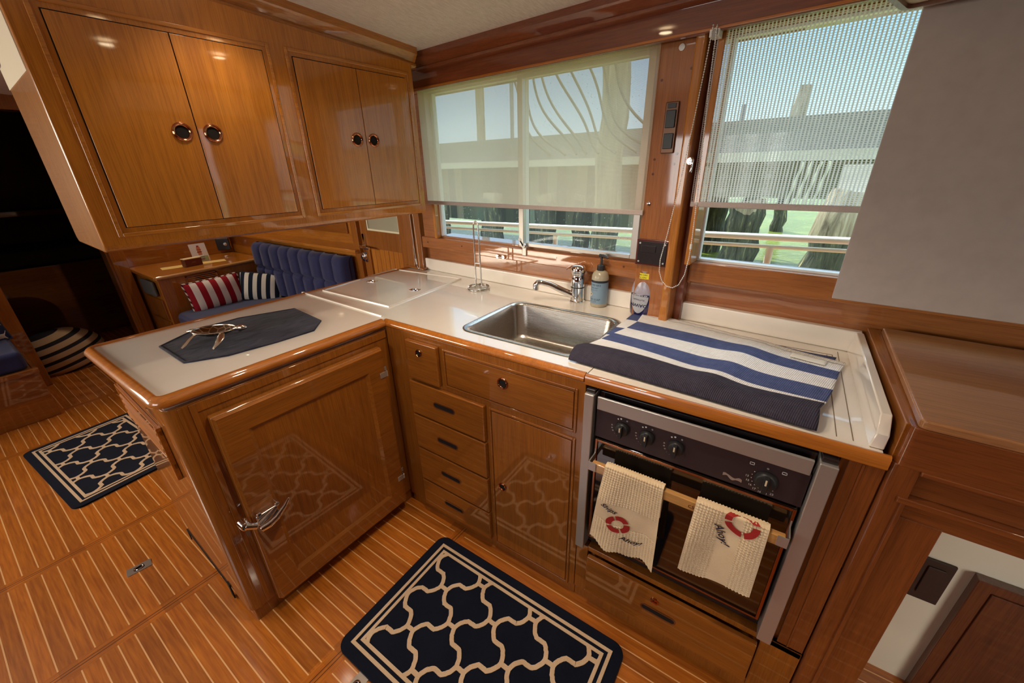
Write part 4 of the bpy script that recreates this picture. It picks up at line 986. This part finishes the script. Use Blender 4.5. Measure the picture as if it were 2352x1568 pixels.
# dish soap, standing on its cap with the label upside down
t = thing('dish_soap', 'upside-down squeeze bottle of blue dish soap with silver label beside the pillar', 'dish soap', (.842,.566,.9215), radians(-12)); t.scale = (1.25,1.1,.97)
n = N('soap_clear'); M_CLR = n.done(n.pbr((.62,.58,.68), .12, trans=.5, ior=1.3)); n = N('soap_blue'); M_BLU = n.done(n.pbr((.016,.015,.075), .15, coat=.6))
prof = [(.030,0),(.036,.004),(.038,.03),(.038,.075),(.037,.10),(.033,.125),(.027,.145)]
b = B(); b.lathe(prof[:4]+[(.0378,.085)], seg=36, sy=.62); obj('liquid', b, M_BLU, t, smooth=60)
b = B(); b.lathe([(.0378,.085),(.037,.10),(.033,.125),(.027,.143),(.026,.150),(.027,.160),(.0285,.180),(.030,.182)], seg=36, sy=.66, cap=False)
b.lathe([(.0285,.148),(.0285,.1485)], seg=36, sy=.66); obj('bottle_top', b, M_CLR, t, smooth=60)
b = B(); b.lathe([(.019,.148),(.019,.166),(.012,.172),(0,.173)], seg=24, sy=.7); obj('valve', b, M_WHITE, t, smooth=50)
def dw(rot180=True, lift=.0006):
    def f(x, y):
        if rot180: x, y = -x, -y
        z = .075+y; 
        r = .038 if z < .085 else .038-(z-.085)*.16
        s_ = max(-.98,min(.98, x/(r+.001))); return (x, -(r*.62)*sqrt(1-s_*s_)-lift, z)
    return f
b = B()
b.grid(lambda u,v: dw(False,.0012)(*( (lambda a: (( .0325*sin(a)*(1 if cos(a) > 0 else 1)*(1-.28*(.5-.5*cos(a)))*v), -.004+ .058*v*cos(a)*(1 if cos(a)>0 else 1.0)))(u*2*pi) )), 40, 9, 0, True)
b.add([dw(False,.0016)(x,y) for y in (.008,.016) for x in [(-.030+.006*k) for k in range(11)]], [(i,i+1,12+i,11+i) for i in range(10)], 1)
b.add([dw(False,.0017)(x,y) for y in (.020,.025) for x in [(-.018+.0045*k) for k in range(9)]], [(i,i+1,10+i,9+i) for i in range(8)], 1)
text(b, 'DAWN', .0175, (lambda f: (lambda x,y: f(x,y+.029)))(dw(True,.0018)), 1, bold=.0005)
text(b, 'PLATINUM', .0075, (lambda f: (lambda x,y: f(x,y+.006)))(dw(True,.0018)), 1)
text(b, '4X CLEANING', .0078, (lambda f: (lambda x,y: f(x,y-.012)))(dw(True,.0024)), 2)
obj('label', b, [plain('silver_label',(.42,.43,.47),.35,.2), plain('label_navy',(.012,.02,.07),.5), M_WHITE], t)
b = B(); f = dw(False,.0)
def st_(x, z, l=.0010):
    s_ = max(-.98,min(.98,x/.031)); return (x, -(.0275*.68)*sqrt(1-s_*s_)-l-.0008, z)
b.add([st_(x,z) for z in (.152,.174) for x in [(-.022+.0044*k) for k in range(11)]], [(i,i+1,12+i,11+i) for i in range(10)], 0)
text(b, 'NO FLIP', .0080, lambda x,y: st_(-x, .158-y, .0016), 1); text(b, 'NO MESS', .0080, lambda x,y: st_(-x, .168-y, .0016), 1)
obj('sticker', b, [plain('sticker_yellow',(.78,.68,.02),.5), plain('sticker_ink',(.02,.02,.01),.5)], t)

# striped woven mat spread over the range cover, front rolled down
WHT, BLU, SHADED = 0, 1, 2  # third: the blue cloth with the roll's front shade in its colour
def lerp(a, c, t): return a+(c-a)*t
LB = [(.853,.579),(.863,.455),(.853,.374),(.835,.293),(.820,.224),(.799,.165),(.785,.105)]
RB = [(1.470,.436),(1.451,.353),(1.440,.287),(1.428,.210),(1.413,.138),(1.409,.128),(1.395,.070)]
def bandpt(u, s):
    i = min(int(s), 5); f = s-i
    l = (lerp(LB[i][0],LB[i+1][0],f), lerp(LB[i][1],LB[i+1][1],f)); r = (lerp(RB[i][0],RB[i+1][0],f), lerp(RB[i][1],RB[i+1][1],f))
    return lerp(l[0],r[0],u), lerp(l[1],r[1],u)
def matz(x, y):
    return .009 + .006*sin((x-.85)*11+y*4)*sin(y*9+.5)+.010*math.exp(-((x-1.19-.25*(y-.2))/.05)**2)
def mat_top(u, v):
    s = v*7.6
    if s <= 6:
        x, y = bandpt(u, s); z = matz(x,y)*(min(1,.35+s*.3)) + .018*max(0,(s-5))**.6 + .003
        return (x, y, .9215+max(.004,z))
    a = (s-6)/1.6; x, y = bandpt(u, 6); zt = .9215+matz(x,y)+.021
    ang = a*pi*.55; R_ = .020
    yy = y - .050*sin(min(ang,pi/2)) ; zz = .9235 + (zt-.9235)*max(0,cos(min(ang,pi/2)))
    return (x+.0, yy, zz)
b = B()
stripes = [0,1,2,3,4,5]
def mmi(u, v):
    s = v*7.6
    if s < 1: return WHT
    if s < 2: return BLU
    if s < 3: return WHT
    if s < 4: return BLU
    if s < 5: return WHT
    return SHADED if s < 7.45 else WHT
def m_weave(name, c, c2, sc=300):
    n = N(name); X,Y,Z = n.sep(n.co((1,1,1), (0,0,radians(14))))
    a = n.math('SINE', n.math('MULTIPLY', X, 1500)); c_ = n.math('SINE', n.math('MULTIPLY', Y, 900)); h = n.math('ADD', a, n.math('MULTIPLY', c_, .6)); f = n.noise(n.co(), 40, 3)
    col = n.mix(n.math('MULTIPLY', f, 1), c, c2)
    return n.done(n.pbr(col, .92, normal=n.bump(h, .55, .0014), spec=.15))
MATM = [m_weave('weave_white', (.78,.76,.76), (.95,.94,.94)), m_weave('weave_blue', (.055,.075,.19), (.115,.145,.31)), m_weave('weave_blue_shaded', (.034,.030,.048), (.066,.060,.088))]
b.grid(mat_top, 90, 80, mmi)
tm = thing('striped_mat', 'blue and white striped woven mat spread over the oven worktop', 'mat')
o = obj('cloth', b, MATM, tm, smooth=80); md = o.modifiers.new('thick','SOLIDIFY'); md.thickness = .004; md.offset = 1
b = B()   # fold underneath that shows at the sink side and at the far right corner
def lowl(u, v):
    x = lerp(.818-.02*v, 1.452-.075*v, u) ; y0_ = lerp(.560, .475, u); y1_ = lerp(.10,.15,u); y = lerp(y0_, y1_, v); return (x, y, .9225+.002*sin(u*20))
b.grid(lowl, 30, 40, lambda u,v: [BLU,WHT,BLU,WHT,BLU,WHT][min(5,int((v*1.02)*5.2))])
o = obj('under_layer', b, MATM, tm, smooth=80); md = o.modifiers.new('thick','SOLIDIFY'); md.thickness = .002; md.offset = 1
b = B()
def tagpt(u, v): x, y = bandpt(.80+.14*u, .40+.42*v); return (x, y, .9215+max(.004,matz(x,y)*.5+.003)+.0075)
b.grid(tagpt, 12, 5, 0); o = obj('care_label', b, plain('care_label',(.80,.76,.68),.7), tm); md = o.modifiers.new('thick','SOLIDIFY'); md.thickness = .0012; md.offset = 1
b = B(); pts = []
for k in range(60):
    x, y = bandpt(k/59, .32+.02*sin(k*1.7)); pts.append((x, y, .9215+max(.004,matz(x,y)*.45+.003)+.0052))
b.tube(pts, .0011, 6); obj('hem_stitching', b, plain('stitch',(.42,.40,.38),.9), tm)

# dish towels over the oven rail
def towel(label, x0, x1, zb, twist, gname, kind):
    t = thing('dish_towel', label, 'towel', (0,0,0), group='waffle dish towels on the oven rail')
    W_ = x1-x0; xm = (x0+x1)/2; zt = .6835
    Lf = zt-zb
    nu, nv = int(W_/.0019), int((Lf+.16)/.0019)
    def base(u, s):
        """u across, s along the cloth from the back hem (negative) to the front hem"""
        if s < -.012: y = -.0425; z = zt-(-s-.012)
        elif s < .024:
            a = (s+.012)/.036*pi; y = -.0535+.0112*cos(a)*1.0; z = zt+.0035+ .004*sin(a); 
        else:
            d = s-.024; y = -.0655-.006*min(1,d/.1)-.010*sin(u*pi*2.2+kind*1.3)*min(1,d/.12)-.004*sin(u*9+d*14)*min(1,d/.08); z = zt-d
        d = max(0, s-.024)/max(.01,Lf)
        sway = twist*d
        wid = 1+.22*d*(1 if kind == 0 else .3)
        x = xm+(u-.5)*W_*wid+sway
        if kind == 0: z += (-.014*(u-.5)*2- .012*sin(u*pi*1.3+.3)+.006*sin(u*17))*d*d
        else: z += (.028*(abs(u-.30)*1.2)-.012)*d*d
        return x, y, z
    def surf(u, v):
        s = -.13+v*(Lf+.13+.024)
        x, y, z = base(u, s)
        plainband = (kind == 0 and .60 < v < .76) or (kind == 1 and .40 < u < .68 and v > .38)
        if not plainband: w = .0015*(cos(u*W_/.0072*2*pi)+cos((s)/.0072*2*pi))*min(1,min(u,1-u)*18)
        else: w = 0
        if s > .0: y -= w
        elif s > -.012: z += w
        return (x, y, z)
    b = B(); b.grid(surf, nu, nv)
    o = obj('cloth', b, M_WAF, t, smooth=80)
    b = B()
    def on(u0, s0, ang, lift=.0032):
        ca, sa = cos(ang), sin(ang)
        def f(x, y):
            X_ = x*ca-y*sa; Y_ = x*sa+y*ca; p = base(u0+X_/W_, s0-Y_); return (p[0], p[1]-lift, p[2])
        return f
    def buoy(u0, s0, r1, r2, ang):
        f = on(u0, s0, ang)
        for q in range(4):
            n0 = 10; a0 = q*pi/2+.10; a1 = (q+1)*pi/2-.10; vs = []
            for k in range(n0+1):
                a = lerp(a0,a1,k/n0); vs.append(f(r1*cos(a),r1*sin(a))); vs.append(f(r2*cos(a),r2*sin(a)))
            b.add(vs, [(2*k,2*k+1,2*k+3,2*k+2) for k in range(n0)], 0)
    if kind == 0:
        buoy(.40, .196, .0155, .030, .4); text(b, 'Ships', .021, on(.22,.148,-.35), 1, shear=.35, bold=.0003); text(b, 'Ahoy!', .021, on(.62,.243,-.10), 1, shear=.35, bold=.0003)
    else:
        buoy(.66, .030, .022, .037, .2); text(b, 'Ahoy!', .026, on(.44,.085,-1.15), 1, shear=.35, bold=.0003)
    obj('embroidery', b, [plain('thread_red',(.38,.015,.012),.7), plain('thread_navy',(.012,.012,.035),.7)] if kind == 0 else [bpy.data.materials['thread_red'], bpy.data.materials['thread_navy']], t)
M_WAF = m_fabric('waffle_cotton', (.74,.56,.35), (.90,.72,.48), 900, .95, .2)
towel('cream waffle towel with lifebuoy embroidery hanging at the left on the oven rail', .966,1.126,.400,-.010,'a',0)
towel('cream waffle towel with upside-down Ahoy embroidery hanging at the right on the oven rail', 1.205,1.362,.462,-.004,'b',1)

# ================================================================= small fittings on the window wall
t = thing('switch_panel', 'vertical brown switch plate with two dark rocker switches on the pillar', 'switch', rot=AW)
b = B(); b.wbox(.853,.895,.604,.612,1.492,1.638); obj('plate', b, plain('plate_brown',(.15,.075,.045),.3,.6), t, .003)
for z0,z1 in ((1.565,1.615),(1.505,1.550)): b = B(); b.wbox(.859,.889,.599,.604,z0,z1); obj('rocker', b, M_BPL, t, .002)
b = B(); b.wbox(.861,.887,.601,.604,1.620,1.633); obj('indicator', b, M_BPL, t, .001)
t = thing('gauge_panel', 'small dark red panel with a black gauge and four screws below the pillar switches', 'gauge', rot=AW)
b = B(); b.wbox(.808,.928,.600,.612,1.122,1.216); obj('backing', b, plain('maroon_wood',(.10,.018,.012),.2,coat=.8), t, .003)
b = B(); b.wbox(.815,.918,.597,.600,1.130,1.209); b.wbox(.828,.880,.594,.597,1.172,1.195); b.cyl((U(.866,.597),V(.5955),1.148),(U(.866,.597),V(.597),1.148),.003)
obj('face', b, M_BLACK, t, .001)
for x in (.822,.911):
    for z in (1.137,1.202): b = B(); b.cyl((U(x,.5975),V(.5952),z),(U(x,.5975),V(.597),z),.0032); obj('screw', b, M_ALU, t)
t = thing('window_catch', 'small steel catch with a white-tipped lever on the sliding window sill', 'catch', rot=AW)
b = B(); b.wbox(.246,.270,.658,.664,1.082,1.122); obj('plate', b, M_ALU, t, .003)
b = B(); b.cyl((U(.257,.65),V(.650),1.128),(U(.257,.65),V(.664),1.128),.011); obj('pivot', b, M_STEEL, t, .002)
b = B(); b.tube([(U(.257,.65),V(.652),1.128),(U(.247,.64),V(.642),1.152)], .0035); obj('lever', b, M_BPL, t)
b = B(); b.lathe([(0,-.008),(.006,-.006),(.008,0),(.006,.006),(0,.008)], (U(.246,.64),V(.641),1.158), 14); obj('knob', b, M_WHITE, t, smooth=80)
b = B(); b.tube([(U(.100,.652),V(.656),1.062),(U(.108,.65),V(.650),1.061),(U(.120,.65),V(.650),1.061),(U(.128,.652),V(.656),1.062)], .003); 
for x in (.096,.132): b.cyl((U(x,.66),V(.654),1.062),(U(x,.66),V(.664),1.062),.009)
tag(obj('small_cleat', b, M_CHROME, rot=AW, smooth=50), 'tiny chrome cleat screwed to the rail under the left window', 'cleat')
b = B(); b.cyl((U(.958,.585),V(.575),1.467),(U(.958,.585),V(.584),1.467),.010); b.tube([(U(.962,.57),V(.575),1.475),(U(.968,.56),V(.560),1.470),(U(.968,.56),V(.558),1.445),(U(.966,.56),V(.560),1.436)], [.004,.0035,.003,.004])
tag(obj('wall_hook', b, M_CHROME, rot=AW, smooth=50), 'chrome oval hook on the sunlit moulding between the windows', 'hook')
b = B(); b.lathe([(.0075,0),(.0075,.003),(.004,.004),(0,.004)], M=Matrix.Translation((U(.832,.61),V(.6118),1.335))@Matrix.Rotation(pi/2,4,'X')); tag(obj('snap_button', b, M_CHROME, rot=AW), 'round metal snap on the pillar beside the left blind hem', 'snap')
b = B(); b.lathe([(.009,0),(.009,.003),(.005,.004),(0,.004)], M=Matrix.Translation((U(.880,.61),V(.6118),1.777))@Matrix.Rotation(pi/2,4,'X')); tag(obj('snap_button', b, M_WHITE, rot=AW), 'small white round bumper at the top of the pillar under the pelmet', 'bumper')
# floor lifting rings
def floor_ring(x, y, rz, label):
    t = thing('floor_ring_pull', label, 'ring pull', (x,y,.0003), rz, 'lifting rings in the floor')
    b = B(); plate(b, rrect(-.038,.038,-.021,.021,.003,3), [rrect(-.018,.018,-.013,.013,.012,6)], 0, .0022, 0); b.box(-.016,.016,-.011,.011,0,.0004,1)
    obj('plate', b, [M_ALU, M_HOLE], t)
    b = B(); b.tube([(.013*cos(a),.0095*sin(a),.003) for a in [2*pi*k/20 for k in range(20)]], .0024, 8, True); obj('ring', b, M_CHROME, t)
floor_ring(-.648,-.872,radians(80),'metal ring pull set in the open floor left of the peninsula')
floor_ring(.437,-.640,radians(90),'metal ring pull in the floor at the near edge of the big rug')

# ceiling downlights (warm)
for i,(x,y,e) in enumerate(((.80,-.31,17),(.62,.03,15),(2.2,-.6,10),(-1.5,-1.6,12),(-.03,-.29,5),(-2.9,.35,17))):
    z = ceil_z(y)
    t = thing('ceiling_downlight', 'small round recessed ceiling downlight ' + ('over the oven side of the big rug','over the sink','aft over the side counter','over the inboard side of the passage','over the peninsula placemat','over the corner desk')[i], 'light', (x,y,z-.004), 0, 'ceiling downlights')
    b = B(); b.lathe([(.024,-.001),(.036,-.001),(.036,.003),(.024,.003)], cap=False); obj('bezel', b, M_CHROME, t)
    b = B(); b.lathe([(.024,.001),(.024,.002)]); 
    if i == 0:
        n = N('lamp_lens'); em = n.new('ShaderNodeEmission'); n.put(em.inputs[0], (1,.78,.48)); em.inputs[1].default_value = 14; M_LENS = n.done(em.outputs[0])
    obj('lens', b, M_LENS, t)
    light('SPOT', 'downlight_beam', (x,y,z-.012), e, (1,.82,.62), rot=(0,0,0), size=.03, spot_size=radians(125), spot_blend=.8)

# ================================================================= outside: side deck rail, water, piles and the wharf
rl = thing('deck_rail', 'bright white painted side-deck rail running past both windows', 'railing', rot=AW)
def wp(x, off, z): return (U(x,off), V(off), z)
M_RAIL = plain('rail_white', (.92,.92,.90), .25)
for dz,r_ in ((0,.0135),(-.038,.008)):
    b = B(); b.tube([wp(x,1.15,1.120+.045*(x+.8)/1.4*.85+dz) for x in (-4,-2,-.8,.6,1.45,3.2)], r_, 14); obj('rail', b, M_RAIL, rl)
for x in (-1.4,.155,1.209,2.4):
    b = B(); zt = 1.12+.0273*(x+.8)-.04; b.tube([wp(x,1.15,zt),wp(x,1.15,.2)], .014, 12); obj('stanchion', b, M_RAIL, rl)
def m_water():
    n = N('green_harbour_water'); f = n.noise(n.co((1,2.2,1)), 7, 4, .6, .6); g = n.noise(n.co(), 1.1, 2)
    return n.done(n.pbr(n.ramp(g, [(.35,(.14,.18,.018)),(.65,(.22,.27,.035))]), .12, normal=n.bump(f, .9, .12), spec=.25))
b = B(); b.box(-90,90,1.25,160,-.32,-.22); struct('water', b, m_water())
def m_pilewood():
    n = N('weathered_piling'); f = n.noise(n.co((1,1,.12)), 16, 5, .65, .5); X,Y,Z = n.sep(n.co()); h = n.math('ADD', Z, n.math('MULTIPLY', n.noise(n.co(), 3, 3), .5))
    dry = n.ramp(f, [(.3,(.12,.085,.055)),(.6,(.42,.34,.22)),(.75,(.60,.55,.42))]); wet = n.ramp(f, [(.35,(.022,.021,.016)),(.58,(.10,.10,.065)),(.72,(.45,.38,.16))])
    return n.done(n.pbr(n.mix(n.math('GREATER_THAN', h, 1.05), wet, dry), .85, normal=n.bump(f, .8, .02)))
M_PW = m_pilewood()
def piling(x, y, r, z1, label, lean=0, group='wharf pilings'):
    b = B(); nn = 9; pts = [(x+lean*k/nn+.03*sin(k*2.1+x*5), y+.02*sin(k*1.3+x), -.6+(z1+.6)*k/nn) for k in range(nn+1)]
    b.tube(pts, [r*(1.08-.14*k/nn+.03*sin(k*3.3+x*7)) for k in range(nn+1)], 18)
    return tag(obj('piling', b, M_PW, smooth=60), label, 'piling', group)
PL = [(-6.3,7.0,.20),(-5.2,7.5,.17),(-4.5,6.8,.24),(-3.75,7.4,.16),(-3.1,6.8,.22),(-2.45,7.2,.18),(-1.9,7.0,.20)]
names = ['through the left pane of the sliding window, outermost','second from the left edge of the sliding window','behind the wire paper towel stand','left of the window catch','just right of the window catch','in the middle of the right sliding pane','near the right edge of the sliding window']
for (x,y,r),s in zip(PL, names): piling(x, y, r, .94, 'dark weathered wharf piling seen '+s)
piling(-.08,8.4,.26,.94,'dark piling at the left edge of the right-hand window'); piling(.69,6.1,.25,.94,'thick dark piling at the centre of the right-hand window'); piling(.35,11.5,.2,.9,'slim far piling left of the thick one in the right-hand window')
piling(1.02,12.0,.15,.9,'slim far piling right of the rail stanchion in the right-hand window')
piling(1.62,4.4,.25,1.15,'near broken-topped piling beside the grey board', .12); piling(2.25,4.8,.34,.94,'largest near piling mostly hidden by the grey board')
piling(-1.08,5.1,.19,3.4,'tall pale mooring post seen through the left blind', .0)
b = B(); b.tube([(-5.20,7.4,2.0),(-5.18,7.4,4.2)], .10, 12); tag(obj('far_post', b, M_PW), 'pale post rising above the wharf through the left part of the blind', 'post', 'posts above the wharf')
b = B(); b.tube([(-4.45,7.6,2.0),(-4.45,7.6,3.9)], .045, 10); tag(obj('far_post', b, plain('grey_post',(.25,.24,.22),.7)), 'thin grey lamp post above the wharf through the left blind', 'post', 'posts above the wharf')
b = B(); b.tube([(.95,9.0,1.9),(1.0,9.0,2.72)], [.14,.09], 12); tag(obj('far_post', b, M_PW), 'short pale post above the wharf in the right-hand window', 'post', 'posts above the wharf')
b = B(); b.tube([(.05,9.0,1.9),(.05,9.0,2.5)], .035, 8); tag(obj('far_post', b, plain('grey_post2',(.2,.19,.2),.7)), 'thin dark pole above the wharf in the right-hand window', 'post', 'posts above the wharf')
# wharf: fascia, walkway beam, lower boards
wh = thing('wharf', 'grey concrete wharf face on timber beams across the water', 'wharf', rot=AW)
def m_conc(name, c, c2):
    n = N(name); f = n.noise(n.co((.4,1,1)), 3, 4, .6); return n.done(n.pbr(n.ramp(f, [(.35,c),(.65,c2)]), .9))
b = B(); b.wbox(-30,12,6.5,8.6,1.585,2.035); obj('fascia', b, m_conc('wharf_fascia',(.20,.175,.15),(.26,.23,.20)), wh)
b = B(); b.wbox(-30,12,6.35,6.6,1.475,1.60); obj('beam', b, m_conc('wharf_beam',(.52,.46,.34),(.66,.60,.46)), wh)
b = B(); b.wbox(-1.1,12,6.9,7.0,.95,1.475); obj('lower_boards', b, m_conc('lower_boards',(.22,.20,.12),(.36,.32,.20)), wh)
n = N('vertical_planks'); X,Y,Z = n.sep(n.co()); k_ = n.math('FLOOR', n.math('MULTIPLY', X, 4.2)); wn2 = n.new('ShaderNodeTexWhiteNoise', noise_dimensions='1D'); n.link(k_, wn2.inputs['W'])
f = n.noise(n.co((1,1,.15)), 9, 5, .7); pc = n.ramp(wn2.outputs[0], [(.15,(.05,.05,.035)),(.4,(.22,.20,.12)),(.6,(.10,.11,.06)),(.75,(.34,.42,.30)),(.9,(.46,.36,.24))])
m_vp = n.done(n.pbr(n.mix(f, n.mix(.75, pc, (.02,.025,.018)), pc), .9))
b = B(); b.wbox(-30,-1.1,6.9,7.0,.26,1.475); obj('plank_wall', b, m_vp, wh)
b = B(); b.wbox(1.6,12,4.6,4.75,.95,1.42); b.wbox(1.6,12,4.55,4.6,.95,1.18); obj('near_planks', b, m_conc('near_planks',(.50,.44,.34),(.72,.66,.55)), wh)
for i in range(4): b = B(); b.tube([wp(1.25+.10*i,6.25,1.46),wp(1.15+.10*i,6.25,.85)], .018, 8); obj('conduit', b, plain('conduit_cream%d'%i,(.75,.70,.50),.6), wh)
# mooring ropes hanging from the tall post
for i in range(9):
    b = B(); x0_ = -2.6+i*.19; pts = []
    for k in range(22):
        t_ = k/21; pts.append((x0_+1.05*t_+.06*sin(t_*7+i), 4.6-.5*t_, 2.95-1.35*t_-.25*sin(t_*pi)*(1 if i%2 else .7)))
    b.tube(pts, .016, 8); tag(obj('mooring_rope', b, plain('rope_tan%d'%i,(.09,.075,.05),.9)), 'slanting mooring rope, %s from the left of those seen through the sliding window blind' % ('first','second','third','fourth','fifth','sixth','seventh','eighth','ninth')[i], 'rope', 'ropes outside the sliding window')
b = B(); b.tube([wp(-2.9,4.2,2.72),wp(-1.4,4.2,2.86)], .05, 10); tag(obj('boat_davit', b, M_ALU), 'pale horizontal spar above the wharf behind the left blind', 'spar')
# unseen slab added to keep the sun off the side windows
b = B(); b.wbox(-5,5,.80,1.20,2.16,2.24); struct('sun_block_slab', b, M_WALU, rot=AW)
